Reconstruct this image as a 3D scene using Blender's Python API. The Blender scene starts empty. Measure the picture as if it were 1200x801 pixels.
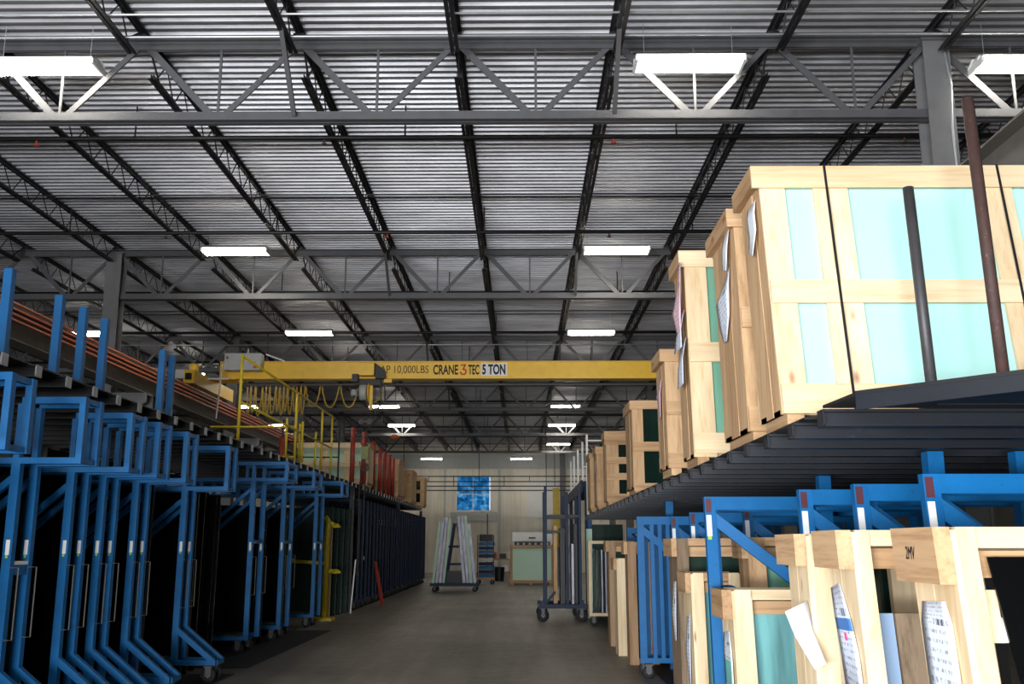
import bpy, math, random
from mathutils import Vector, Matrix
rnd = random.Random(7)
SC = bpy.context.scene
COL = SC.collection
R = math.radians

# ------------------------------------------------------------------ camera, world, lights, exposure
cd = bpy.data.cameras.new('camera')
cd.sensor_width = 36.0
cd.lens = 1150.0 / 1200.0 * 36.0
cd.clip_start = 0.05
cd.clip_end = 200
cam = bpy.data.objects.new('camera', cd)
COL.objects.link(cam)
cam.location = (0, 0, 1.6)
cam.rotation_euler = (R(90 + 11.669), 0, R(0.5367))
SC.camera = cam

w = bpy.data.worlds.new('sky')
SC.world = w
w.use_nodes = True
bg = w.node_tree.nodes['Background']
bg.inputs[0].default_value = (0.72, 0.85, 1.0, 1)
bg.inputs[1].default_value = 1.0

def area_light(name, loc, target, sx, sy, power, color):
    l = bpy.data.lights.new(name, 'AREA')
    l.shape = 'RECTANGLE'
    l.size = sx
    l.size_y = sy
    l.energy = power
    l.color = color
    o = bpy.data.objects.new(name, l)
    COL.objects.link(o)
    o.location = loc
    d = Vector(target) - Vector(loc)
    o.rotation_euler = d.to_track_quat('-Z', 'Y').to_euler()
    return o

# daylight through the big loading door behind the photographer, and off the bright apron outside it
area_light('door_daylight', (-4.4, -6.8, 2.7), (-1.0, 10, 3.2), 9.6, 4.8, 1750, (0.98, 0.98, 1.0))
area_light('apron_daylight', (-4.4, -6.75, 0.6), (-1.0, 10, 7.0), 9.6, 1.1, 2800, (0.93, 0.96, 1.0))

SC.view_settings.view_transform = 'Standard'
SC.view_settings.look = 'None'
SC.view_settings.exposure = 0.0
SC.view_settings.gamma = 1.0
SC.view_settings.use_curve_mapping = False

# ------------------------------------------------------------------ helpers
def lin(c):
    c = c / 255.0
    return c / 12.92 if c <= 0.04045 else ((c + 0.055) / 1.055) ** 2.4

def rgb(r, g, b):
    return (lin(r), lin(g), lin(b), 1.0)

class MB:
    """collects shapes into one mesh"""
    def __init__(s):
        s.v, s.f, s.uv = [], [], {}
    def add(s, vs, fs):
        o = len(s.v)
        s.v += [tuple(p) for p in vs]
        s.f += [tuple(i + o for i in f) for f in fs]
        return s
    def box(s, x0, x1, y0, y1, z0, z1, k=0.0, z_ref=0.0):
        vs = []
        for z in (z0, z1):
            for x, y in ((x0, y0), (x1, y0), (x1, y1), (x0, y1)):
                vs.append((x, y + k * (z - z_ref), z))
        return s.add(vs, [(3, 2, 1, 0), (4, 5, 6, 7), (0, 1, 5, 4), (1, 2, 6, 5), (2, 3, 7, 6), (3, 0, 4, 7)])
    def bar(s, p0, p1, a, b, up=(0, 0, 1)):
        p0, p1 = Vector(p0), Vector(p1)
        d = (p1 - p0).normalized()
        u = Vector(up)
        if abs(d.dot(u)) > 0.98:
            u = Vector((0, 1, 0))
        r = d.cross(u).normalized()
        u = r.cross(d).normalized()
        vs = []
        for p in (p0, p1):
            for i, j in ((-1, -1), (1, -1), (1, 1), (-1, 1)):
                vs.append(p + r * (a / 2 * i) + u * (b / 2 * j))
        return s.add(vs, [(0, 1, 2, 3), (7, 6, 5, 4), (4, 5, 1, 0), (5, 6, 2, 1), (6, 7, 3, 2), (7, 4, 0, 3)])
    def path(s, pts, r, n=8, cap=True):
        pts = [Vector(p) for p in pts]
        rings = []
        u = None
        for i, p in enumerate(pts):
            a = pts[max(i - 1, 0)]
            b = pts[min(i + 1, len(pts) - 1)]
            d = (b - a).normalized()
            if u is None:
                u = Vector((0, 0, 1)) if abs(d.z) < 0.9 else Vector((0, 1, 0))
            x = d.cross(u).normalized()
            u = x.cross(d).normalized()
            rr = r[i] if isinstance(r, (list, tuple)) else r
            rings.append([p + x * (math.cos(2 * math.pi * k / n) * rr) + u * (math.sin(2 * math.pi * k / n) * rr) for k in range(n)])
        vs = [q for g in rings for q in g]
        fs = []
        for i in range(len(pts) - 1):
            for k in range(n):
                fs.append((i * n + k, (i + 1) * n + k, (i + 1) * n + (k + 1) % n, i * n + (k + 1) % n))
        if cap:
            fs.append(tuple(range(n)))
            fs.append(tuple((len(pts) - 1) * n + k for k in reversed(range(n))))
        return s.add(vs, fs)
    def tube(s, p0, p1, r, n=8):
        return s.path([p0, p1], r, n)
    def prism(s, poly, y0, y1):
        """poly of (x, z), extruded along y"""
        n = len(poly)
        vs = [(x, y0, z) for x, z in poly] + [(x, y1, z) for x, z in poly]
        fs = [tuple(range(n)), tuple(reversed(range(n, 2 * n)))]
        for i in range(n):
            j = (i + 1) % n
            fs.append((i, i + n, j + n, j))
        return s.add(vs, fs)
    def ring(s, c, axis, r0, r1, h, n=20):
        """wheel tyre: solid of revolution with a rounded rim around the axis"""
        c = Vector(c)
        a = Vector(axis).normalized()
        t = Vector((0, 0, 1)) if abs(a.z) < 0.9 else Vector((1, 0, 0))
        x = a.cross(t).normalized()
        y = a.cross(x)
        prof = [(r0, -h / 2), (r1 * 0.94, -h / 2), (r1, -h * 0.3), (r1, h * 0.3), (r1 * 0.94, h / 2), (r0, h / 2)]
        m = len(prof)
        vs, fs = [], []
        for k in range(n):
            ca, sa = math.cos(2 * math.pi * k / n), math.sin(2 * math.pi * k / n)
            for r, hh in prof:
                vs.append(c + (x * ca + y * sa) * r + a * hh)
        for k in range(n):
            for i in range(m):
                j = (i + 1) % m
                fs.append((k * m + i, k * m + j, ((k + 1) % n) * m + j, ((k + 1) % n) * m + i))
        return s.add(vs, fs)
    def lathe(s, prof, c=(0, 0, 0), n=16):
        vs, fs = [], []
        m = len(prof)
        for k in range(n):
            ca, sa = math.cos(2 * math.pi * k / n), math.sin(2 * math.pi * k / n)
            for r, z in prof:
                vs.append((c[0] + r * ca, c[1] + r * sa, c[2] + z))
        for k in range(n):
            for i in range(m - 1):
                fs.append((k * m + i, ((k + 1) % n) * m + i, ((k + 1) % n) * m + i + 1, k * m + i + 1))
        return s.add(vs, fs)
    def mesh(s, name, mat, smooth=False):
        me = bpy.data.meshes.new(name)
        me.from_pydata(s.v, [], s.f)
        if mat:
            me.materials.append(mat)
        if smooth:
            me.polygons.foreach_set('use_smooth', [True] * len(me.polygons))
        me.update()
        return me
    def build(s, name, mat, parent=None, smooth=False):
        return link(name, s.mesh(name, mat, smooth), parent)

def link(name, me, parent=None):
    o = bpy.data.objects.new(name, me)
    COL.objects.link(o)
    if parent is not None:
        o.parent = parent
    return o

def tag(o, label, cat, group=None, kind=None):
    if label: o['label'] = label
    if cat: o['category'] = cat
    if group: o['group'] = group
    if kind: o['kind'] = kind
    return o

def thing(name, label, cat, loc=(0, 0, 0), rz=0.0, group=None):
    o = bpy.data.objects.new(name, None)
    COL.objects.link(o)
    o.location = loc
    o.rotation_euler = (0, 0, rz)
    o.empty_display_size = 0.2
    return tag(o, label, cat, group)

def kids(o):
    return KIDS.get(o.name) or [c for c in o.children]
KIDS = {}

def copy_tree(o, parent=None):
    c = o.copy()
    COL.objects.link(c)
    c.parent = parent
    for ch in list(o.children):
        copy_tree(ch, c)
    return c

ORD = ['first', 'second', 'third', 'fourth', 'fifth', 'sixth', 'seventh', 'eighth', 'ninth', 'tenth', 'eleventh', 'twelfth', 'thirteenth',
       'fourteenth', 'fifteenth', 'sixteenth', 'seventeenth', 'eighteenth', 'nineteenth', 'twentieth'] 
def ordinal(i):
    return ORD[i] if i < len(ORD) else str(i + 1) + 'th'

# ------------------------------------------------------------------ materials
MATS = {}
def nodes_of(name):
    m = bpy.data.materials.new(name)
    m.use_nodes = True
    nt = m.node_tree
    MATS[name] = m
    return m, nt, nt.nodes['Principled BSDF']

def coords(nt, scale, kind='Object', jitter=True):
    tc = nt.nodes.new('ShaderNodeTexCoord')
    mp = nt.nodes.new('ShaderNodeMapping')
    mp.inputs['Scale'].default_value = scale
    nt.links.new(tc.outputs[kind], mp.inputs['Vector'])
    if jitter:
        oi = nt.nodes.new('ShaderNodeObjectInfo')
        mu = nt.nodes.new('ShaderNodeMath')
        mu.operation = 'MULTIPLY'
        mu.inputs[1].default_value = 37.0
        nt.links.new(oi.outputs['Random'], mu.inputs[0])
        cb = nt.nodes.new('ShaderNodeCombineXYZ')
        for i in range(3):
            nt.links.new(mu.outputs[0], cb.inputs[i])
        nt.links.new(cb.outputs[0], mp.inputs['Location'])
    return mp.outputs[0]

def ramp(nt, fac, stops):
    r = nt.nodes.new('ShaderNodeValToRGB')
    e = r.color_ramp.elements
    while len(e) < len(stops):
        e.new(0.5)
    for i, (p, c) in enumerate(stops):
        e[i].position = p
        e[i].color = c
    nt.links.new(fac, r.inputs[0])
    return r.outputs[0]

def noise(nt, vec, scale, detail=4, rough=0.6):
    n = nt.nodes.new('ShaderNodeTexNoise')
    n.inputs['Scale'].default_value = scale
    n.inputs['Detail'].default_value = detail
    n.inputs['Roughness'].default_value = rough
    nt.links.new(vec, n.inputs['Vector'])
    return n.outputs['Fac']

def mix(nt, fac, a, b, mode='MIX'):
    m = nt.nodes.new('ShaderNodeMix')
    m.data_type = 'RGBA'
    m.blend_type = mode
    if isinstance(fac, float): m.inputs[0].default_value = fac
    else: nt.links.new(fac, m.inputs[0])
    for s, i in ((a, 6), (b, 7)):
        if isinstance(s, tuple): m.inputs[i].default_value = s
        else: nt.links.new(s, m.inputs[i])
    return m.outputs[2]

def bump(nt, b, h, strength, dist=0.01):
    n = nt.nodes.new('ShaderNodeBump')
    n.inputs['Strength'].default_value = strength
    n.inputs['Distance'].default_value = dist
    nt.links.new(h, n.inputs['Height'])
    nt.links.new(n.outputs[0], b.inputs['Normal'])

def scl(c, k):
    return (c[0] * k, c[1] * k, c[2] * k, 1)

def paint(name, c, rough=0.45, wear=0.25, metallic=0.0, spec=0.5, scale=6.0, wearc=None):
    m, nt, b = nodes_of(name)
    v = coords(nt, (1, 1, 1))
    n = noise(nt, v, scale)
    col = ramp(nt, n, [(0.25, scl(c, 1 - wear)), (0.55, c), (0.8, scl(c, 1 + wear * 0.5))])
    if wearc:
        n2 = noise(nt, v, scale * 4, 6, 0.7)
        f = ramp(nt, n2, [(0.62, (0, 0, 0, 1)), (0.7, (1, 1, 1, 1))])
        col = mix(nt, f, col, wearc)
    nt.links.new(col, b.inputs['Base Color'])
    b.inputs['Roughness'].default_value = rough
    b.inputs['Metallic'].default_value = metallic
    b.inputs['Specular IOR Level'].default_value = spec
    return m

def wood(name, light, dark, axis, knots=True, tone=0.16):
    """sawn softwood, grain running along one axis"""
    m, nt, b = nodes_of(name)
    s = [26.0, 26.0, 26.0]
    s[axis] = 1.3
    v = coords(nt, tuple(s))
    n = noise(nt, v, 1.0, 5, 0.65)
    col = ramp(nt, n, [(0.3, dark), (0.5, mixc(light, dark, 0.25)), (0.7, light)])
    s2 = [4.0, 4.0, 4.0]
    s2[axis] = 0.7
    v2 = coords(nt, tuple(s2))
    n2 = noise(nt, v2, 1.0, 2, 0.5)
    col = mix(nt, ramp(nt, n2, [(0.35, (0.82, 0.78, 0.74, 1)), (0.65, (1, 1, 1, 1))]), (0, 0, 0, 1), col, 'MIX') if False else mix(nt, 1.0, col, ramp(nt, n2, [(0.35, (0.84, 0.8, 0.76, 1)), (0.65, (1, 1, 1, 1))]), 'MULTIPLY')
    if knots:
        s3 = [7.0, 7.0, 7.0]
        s3[axis] = 3.0
        v3 = coords(nt, tuple(s3))
        vo = nt.nodes.new('ShaderNodeTexVoronoi')
        vo.inputs['Scale'].default_value = 0.62
        nt.links.new(v3, vo.inputs['Vector'])
        f = ramp(nt, vo.outputs['Distance'], [(0.05, (1, 1, 1, 1)), (0.13, (0, 0, 0, 1))])
        col = mix(nt, f, col, rgb(150, 92, 58))
    oi = nt.nodes.new('ShaderNodeObjectInfo')
    t = ramp(nt, oi.outputs['Random'], [(0.0, (1 - tone, 1 - tone * 1.25, 1 - tone * 1.6, 1)), (0.5, (0.97, 0.95, 0.92, 1)), (1.0, (1, 1, 1, 1))])
    col = mix(nt, 1.0, col, t, 'MULTIPLY')
    nt.links.new(col, b.inputs['Base Color'])
    b.inputs['Roughness'].default_value = 0.72
    b.inputs['Specular IOR Level'].default_value = 0.25
    bump(nt, b, n, 0.25, 0.004)
    return m

def mixc(a, b, t):
    return tuple(a[i] * (1 - t) + b[i] * t for i in range(3)) + (1,)

PINE_L, PINE_D = rgb(240, 222, 188), rgb(222, 194, 150)
wood_x = wood('pine_along', PINE_L, PINE_D, 0)
wood_z = wood('pine_upright', PINE_L, PINE_D, 2)
wood_y = wood('pine_across', PINE_L, PINE_D, 1)
OLD_L, OLD_D = rgb(210, 177, 138), rgb(170, 134, 98)
old_x = wood('aged_pine_along', OLD_L, OLD_D, 0)
old_z = wood('aged_pine_upright', OLD_L, OLD_D, 2)
old_y = wood('aged_pine_across', OLD_L, OLD_D, 1)
GRY_L, GRY_D = rgb(150, 132, 112), rgb(104, 90, 74)
SHD_L, SHD_D = rgb(178, 148, 116), rgb(136, 108, 82)  # brown pine with the shadow under the deck put into its tone
shaded_x = wood('shaded_pine_along', SHD_L, SHD_D, 0)
shaded_z = wood('shaded_pine_upright', SHD_L, SHD_D, 2)
ply_z = wood('weathered_plywood', GRY_L, GRY_D, 2, False)

blue = paint('blue_rack_paint', rgb(10, 96, 154), 0.45, 0.2, spec=0.3, wearc=rgb(20, 78, 116))
blue_deep_shaded = paint('deep_shaded_blue_paint', rgb(16, 38, 66), 0.5, 0.25, spec=0.25)  # dark blue of trolley and deck; on the far racks shade darkens the colour
navy = paint('navy_black_steel', rgb(22, 26, 33), 0.45, 0.3, wearc=rgb(30, 46, 70))
black = paint('black_joist_paint', rgb(30, 30, 32), 0.5, 0.3)
black_steel = paint('black_steel', rgb(20, 20, 21), 0.5, 0.3)
grey_steel = paint('grey_girder_paint', rgb(78, 78, 80), 0.5, 0.18)
grey_col = paint('grey_column_paint', rgb(104, 104, 104), 0.5, 0.12)
beam_brown = paint('dusty_beam_paint', rgb(92, 88, 82), 0.6, 0.25, wearc=rgb(84, 70, 58))
yellow = paint('crane_yellow_paint', rgb(250, 200, 52), 0.4, 0.1, wearc=rgb(222, 172, 54))
rail_yellow = paint('railing_yellow_paint', rgb(206, 178, 40), 0.45, 0.15)
lift_yellow = paint('lifter_yellow_paint', rgb(190, 170, 26), 0.4, 0.1)
orange = paint('orange_conductor_cover', rgb(206, 96, 44), 0.45, 0.2)
red = paint('red_post_paint', rgb(158, 54, 40), 0.5, 0.2)
rust = paint('rusty_pipe', rgb(70, 48, 43), 0.7, 0.4, wearc=rgb(112, 96, 88), scale=9)
dark_pipe = paint('dark_grey_pipe', rgb(62, 60, 62), 0.5, 0.3, wearc=rgb(100, 92, 86), scale=8)
white_paint = paint('white_enamel', rgb(232, 232, 228), 0.4, 0.06)
light_grey = paint('light_grey_enamel', rgb(186, 188, 186), 0.45, 0.1)
galv = paint('galvanised_conduit', rgb(196, 198, 200), 0.35, 0.12, metallic=0.6)
alu = paint('aluminium_profile', rgb(128, 128, 138), 0.42, 0.5, metallic=0.6, scale=3)
rubber = paint('black_rubber', rgb(24, 24, 25), 0.75, 0.2)
steel_plate = paint('grey_end_plate', rgb(170, 172, 174), 0.45, 0.2)
cord = paint('yellow_cable_sheath', rgb(196, 164, 60), 0.6, 0.15)
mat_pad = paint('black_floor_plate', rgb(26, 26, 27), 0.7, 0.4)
ink = paint('black_ink', rgb(24, 22, 20), 0.6, 0.1)
ink_faded = paint('faded_stencil_ink', rgb(58, 46, 24), 0.6, 0.4, scale=30)
ink_red = paint('red_ink', rgb(214, 60, 26), 0.5, 0.1)
sign_white = paint('white_sign', rgb(238, 238, 236), 0.5, 0.03)
strap_black = paint('black_strapping', rgb(30, 30, 32), 0.4, 0.2)
strap_white = paint('white_strapping', rgb(236, 238, 236), 0.4, 0.04)
maroon = paint('maroon_sticker', rgb(78, 34, 44), 0.5, 0.2)
chalk = paint('chalk_marks', rgb(96, 118, 128), 0.7, 0.2)
label_white = paint('white_label', rgb(232, 234, 230), 0.55, 0.06)
label_blue = paint('blue_label', rgb(40, 84, 170), 0.5, 0.1)
lime = paint('lime_sticker', rgb(150, 210, 60), 0.5, 0.1)

def glassy(name, c, rough=0.12, var=0.15, axis=None, spec=0.5):
    m, nt, b = nodes_of(name)
    s = [1.2, 1.2, 1.2]
    if axis is not None:
        s = [9.0, 9.0, 9.0]
        s[axis] = 0.25
    v = coords(nt, tuple(s))
    n = noise(nt, v, 1.0, 3, 0.5)
    col = ramp(nt, n, [(0.3, scl(c, 1 - var)), (0.7, scl(c, 1 + var * 0.4))])
    nt.links.new(col, b.inputs['Base Color'])
    b.inputs['Roughness'].default_value = rough
    b.inputs['Specular IOR Level'].default_value = spec
    return m

aqua = glassy('aqua_packed_glass', rgb(178, 226, 218), 0.16, 0.06)
sea = glassy('sea_green_glass', rgb(112, 160, 138), 0.14, 0.14, 2)
teal = glassy('teal_glass_painted_sheen', rgb(112, 166, 166), 0.06, 0.5, 2)  # lighter base and strong streaks paint reflections into the glass
bottle = glassy('bottle_green_glass', rgb(14, 34, 28), 0.14, 0.4, 2)
smoke = glassy('charcoal_glass', rgb(84, 90, 92), 0.14, 0.1)
tint = glassy('black_tinted_glass', rgb(9, 10, 11), 0.22, 0.4, None, 0.18)
pale_green = glassy('pale_green_glass', rgb(196, 228, 206), 0.5, 0.05, None, 0.25)
dim_green = glassy('dim_green_glass', rgb(38, 58, 50), 0.16, 0.25, 2)
foam_blue = glassy('pale_blue_film', rgb(150, 176, 206), 0.35, 0.1, 2)

def emitter(name, c, s):
    m = bpy.data.materials.new(name)
    m.use_nodes = True
    nt = m.node_tree
    nt.nodes.remove(nt.nodes['Principled BSDF'])
    e = nt.nodes.new('ShaderNodeEmission')
    e.inputs[0].default_value = c
    e.inputs[1].default_value = s
    nt.links.new(e.outputs[0], nt.nodes['Material Output'].inputs[0])
    return m
lamp_glow = emitter('fluorescent_glow', (1.0, 0.95, 0.84, 1), 48.0)

def deck_material():
    m, nt, b = nodes_of('galvanised_roof_deck')
    v = coords(nt, (0.5, 2.5, 1), jitter=False)
    n = noise(nt, v, 1.2, 5, 0.65)
    col = ramp(nt, n, [(0.3, rgb(140, 140, 143)), (0.55, rgb(172, 172, 176)), (0.75, rgb(188, 188, 190))])
    v2 = coords(nt, (0.25, 0.6, 1), jitter=False)
    n2 = noise(nt, v2, 1.0, 3, 0.5)
    col = mix(nt, 1.0, col, ramp(nt, n2, [(0.35, (0.72, 0.7, 0.68, 1)), (0.6, (1, 1, 1, 1))]), 'MULTIPLY')
    nt.links.new(col, b.inputs['Base Color'])
    b.inputs['Metallic'].default_value = 0.5
    b.inputs['Roughness'].default_value = 0.46
    return m
deck_mat = deck_material()

def floor_material():
    m, nt, b = nodes_of('worn_concrete')
    v = coords(nt, (1, 1, 1), jitter=False)
    n = noise(nt, v, 0.35, 6, 0.62)
    n2 = noise(nt, v, 5.0, 5, 0.7)
    col = ramp(nt, n, [(0.3, rgb(110, 104, 96)), (0.5, rgb(134, 127, 118)), (0.7, rgb(148, 141, 132))])
    col = mix(nt, 1.0, col, ramp(nt, n2, [(0.3, (0.86, 0.86, 0.86, 1)), (0.6, (1, 1, 1, 1))]), 'MULTIPLY')
    vs = coords(nt, (3.0, 0.16, 1), jitter=False)
    n3 = noise(nt, vs, 1.0, 4, 0.6)
    col = mix(nt, 1.0, col, ramp(nt, n3, [(0.36, (0.74, 0.73, 0.72, 1)), (0.6, (1, 1, 1, 1))]), 'MULTIPLY')
    nt.links.new(col, b.inputs['Base Color'])
    r = ramp(nt, n2, [(0.3, (0.42, 0.42, 0.42, 1)), (0.7, (0.62, 0.62, 0.62, 1))])
    nt.links.new(r, b.inputs['Roughness'])
    bump(nt, b, n2, 0.08, 0.004)
    return m
floor_mat = floor_material()

def wall_material(name, c):
    m, nt, b = nodes_of(name)
    v = coords(nt, (1, 1, 1), jitter=False)
    n = noise(nt, v, 0.5, 5, 0.6)
    col = ramp(nt, n, [(0.3, scl(c, 0.82)), (0.6, c)])
    vs = coords(nt, (2.5, 2.5, 0.15), jitter=False)
    n2 = noise(nt, vs, 1.0, 4, 0.6)
    col = mix(nt, 1.0, col, ramp(nt, n2, [(0.32, (0.8, 0.78, 0.74, 1)), (0.55, (1, 1, 1, 1))]), 'MULTIPLY')
    nt.links.new(col, b.inputs['Base Color'])
    b.inputs['Roughness'].default_value = 0.85
    return m
wall_mat = wall_material('painted_block_wall', rgb(240, 234, 220))
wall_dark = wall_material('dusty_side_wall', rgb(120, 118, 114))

def window_glass():
    m, nt, b = nodes_of('blue_film_glass')
    v = coords(nt, (1, 1, 1))
    n = noise(nt, v, 3.0, 5, 0.7)
    col = ramp(nt, n, [(0.36, rgb(10, 48, 74)), (0.52, rgb(26, 120, 178)), (0.7, rgb(150, 214, 240))])
    nt.links.new(col, b.inputs['Base Color'])
    b.inputs['Roughness'].default_value = 0.3
    b.inputs['Transmission Weight'].default_value = 0.9
    b.inputs['IOR'].default_value = 1.1
    return m
film = window_glass()

def paper_material(name, base, inkc, band=None):
    """a printed packing slip: rows of small print and a bar code, laid out on the sheet itself"""
    m, nt, b = nodes_of(name)
    tc = nt.nodes.new('ShaderNodeTexCoord')
    sp = nt.nodes.new('ShaderNodeSeparateXYZ')
    nt.links.new(tc.outputs['UV'], sp.inputs[0])
    def mth(op, a, bb):
        n = nt.nodes.new('ShaderNodeMath')
        n.operation = op
        for i, s in enumerate((a, bb)):
            if isinstance(s, (int, float)): n.inputs[i].default_value = s
            else: nt.links.new(s, n.inputs[i])
        return n.outputs[0]
    rows = mth('FRACT', mth('MULTIPLY', sp.outputs[1], 17.0), 0)
    inrow = mth('MULTIPLY', mth('GREATER_THAN', rows, 0.35), mth('LESS_THAN', rows, 0.72))
    mp = nt.nodes.new('ShaderNodeMapping')
    mp.inputs['Scale'].default_value = (34, 17, 1)
    nt.links.new(tc.outputs['UV'], mp.inputs['Vector'])
    wn = nt.nodes.new('ShaderNodeTexNoise')
    wn.inputs['Scale'].default_value = 1.0
    nt.links.new(mp.outputs[0], wn.inputs['Vector'])
    glyph = mth('GREATER_THAN', wn.outputs['Fac'], 0.53)
    mar = mth('MULTIPLY', mth('GREATER_THAN', sp.outputs[0], 0.1), mth('LESS_THAN', sp.outputs[0], 0.88))
    txt = mth('MULTIPLY', mth('MULTIPLY', inrow, glyph), mar)
    bars = mth('GREATER_THAN', mth('SINE', mth('MULTIPLY', mth('ADD', sp.outputs[0], mth('MULTIPLY', mth('SINE', mth('MULTIPLY', sp.outputs[0], 61.0), 0), 0.02)), 160.0), 0), 0.0)
    def inside(x0, x1, y0, y1):
        return mth('MULTIPLY', mth('MULTIPLY', mth('GREATER_THAN', sp.outputs[0], x0), mth('LESS_THAN', sp.outputs[0], x1)),
                   mth('MULTIPLY', mth('GREATER_THAN', sp.outputs[1], y0), mth('LESS_THAN', sp.outputs[1], y1)))
    code = inside(0.4, 0.86, 0.66, 0.74)
    keep = mth('SUBTRACT', 1.0, code)
    tot = mth('MAXIMUM', mth('MULTIPLY', mth('MULTIPLY', txt, keep), 0.6), mth('MULTIPLY', code, bars))
    col = mix(nt, tot, base, inkc)
    if band:
        col = mix(nt, inside(*band[0]), col, band[1])
        if len(band) > 2:
            col = mix(nt, inside(*band[2]), col, band[3])
    nt.links.new(col, b.inputs['Base Color'])
    b.inputs['Roughness'].default_value = 0.6
    return m
slip = paper_material('printed_slip', rgb(222, 228, 240), rgb(70, 76, 96))
slip_pink = paper_material('pink_printed_slip', rgb(232, 196, 206), rgb(110, 80, 96))
slip_blue = paper_material('blue_headed_slip', rgb(222, 230, 244), rgb(60, 70, 100), ((0.0, 1.0, 0.52, 0.64, ), rgb(70, 122, 190), (0.4, 0.55, 0.42, 0.5), rgb(250, 90, 160)))
slip_green = paper_material('green_barred_slip', rgb(224, 232, 236), rgb(40, 80, 84), ((0.08, 0.85, 0.2, 0.42), rgb(120, 200, 190)))
plain_paper = paint('plain_paper', rgb(230, 234, 240), 0.6, 0.03)

def paper_sheet(name, pts_left, pts_right, mat, parent, label=None, thick=0.0015):
    """a sheet spanned between a left and a right edge polyline (top to bottom), with real thickness"""
    n = len(pts_left)
    m = 4
    vs, uv = [], []
    for i in range(n):
        a, b = Vector(pts_left[i]), Vector(pts_right[i])
        for j in range(m + 1):
            t = j / m
            vs.append(a.lerp(b, t))
            uv.append((t, 1 - i / (n - 1)))
    fs = []
    for i in range(n - 1):
        for j in range(m):
            a = i * (m + 1) + j
            fs.append((a, a + m + 1, a + m + 2, a + 1))
    me = bpy.data.meshes.new(name)
    me.from_pydata([tuple(v) for v in vs], [], fs)
    me.materials.append(mat)
    ul = me.uv_layers.new(name='UVMap')
    for lp in me.loops:
        ul.data[lp.index].uv = uv[lp.vertex_index]
    me.polygons.foreach_set('use_smooth', [True] * len(me.polygons))
    o = link(name, me, parent)
    sm = o.modifiers.new('thickness', 'SOLIDIFY')
    sm.thickness = thick
    if label:
        o['label'] = label
    return o

def lettering(name, text, height, mat, parent, loc, xs=1.0, bold=0.0, depth=0.004, spacing=1.0, plane='front'):
    """raised flat lettering lying on the XZ plane, read from -Y"""
    c = bpy.data.curves.new(name, 'FONT')
    c.body = text
    c.size = height / 0.7
    c.extrude = depth / 2
    c.offset = bold
    c.space_character = spacing
    o = bpy.data.objects.new(name, c)
    COL.objects.link(o)
    bpy.context.view_layer.update()
    me = bpy.data.meshes.new_from_object(o.evaluated_get(bpy.context.evaluated_depsgraph_get()))
    bpy.data.objects.remove(o)
    bpy.data.curves.remove(c)
    xx = [v.co.x for v in me.vertices]
    x0 = min(xx)
    for v in me.vertices:
        p = v.co.copy()
        v.co = ((p.x - x0) * xs, -p.z, p.y)
    me.materials.clear()
    me.materials.append(mat)
    me.name = name
    l = link(name, me, parent)
    l.location = loc
    wd = (max(xx) - x0) * xs
    return l, wd

# ------------------------------------------------------------------ the building
X_WL, X_WR, Y_BACK, Y_FRONT = -21.2, 17.8, 59.0, -7.0
DECK_Z = 7.46
C_L, C_R = -8.06, 4.75
PITCH = 1.83
TR = [10.5 + 8.295 * i for i in range(6)]

def struct(o):
    o['kind'] = 'structure'
    return o

struct(MB().box(X_WL, X_WR, -12, Y_BACK + 0.3, -0.2, 0.0).build('floor', floor_mat))
struct(MB().box(X_WL - 0.3, X_WL, Y_FRONT - 0.3, Y_BACK + 0.3, 0, DECK_Z + 0.3).build('wall_left', wall_dark))
struct(MB().box(X_WR, X_WR + 0.3, Y_FRONT - 0.3, Y_BACK + 0.3, 0, DECK_Z + 0.3).build('wall_right', wall_dark))
WX0, WX1, WZ0, WZ1 = -3.88, -1.78, 3.55, 5.62
b = MB()
b.box(X_WL, WX0, Y_BACK, Y_BACK + 0.3, 0, DECK_Z)
b.box(WX1, X_WR, Y_BACK, Y_BACK + 0.3, 0, DECK_Z)
b.box(WX0, WX1, Y_BACK, Y_BACK + 0.3, 0, WZ0)
b.box(WX0, WX1, Y_BACK, Y_BACK + 0.3, WZ1, DECK_Z)
wall_back = struct(b.build('wall_back', wall_mat))
# raised pilaster strips and the paler panels of the back wall
for x in (-4.55, -1.3, 2.6):
    MB().box(x - 0.07, x + 0.07, Y_BACK - 0.06, Y_BACK, 0.0, 6.0).build('pilaster', light_grey, wall_back)
MB().box(0.35, 2.15, Y_BACK - 0.05, Y_BACK, 3.2, 5.4).build('patch_panel', white_paint, wall_back)
MB().box(-4.2, -1.4, Y_BACK - 0.1, Y_BACK, 3.0, 3.5).build('lintel_board', light_grey, wall_back)
MB().box(X_WL, X_WR, Y_BACK - 0.12, Y_BACK, 6.05, 6.9).build('insulation_strip', light_grey, wall_back)
# front wall with the open loading door behind the photographer
b = MB()
b.box(X_WL, -9.4, Y_FRONT - 0.3, Y_FRONT, 0, DECK_Z)
b.box(0.6, X_WR, Y_FRONT - 0.3, Y_FRONT, 0, DECK_Z)
b.box(-9.4, 0.6, Y_FRONT - 0.3, Y_FRONT, 5.2, DECK_Z)
struct(b.build('wall_front', wall_dark))
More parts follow.
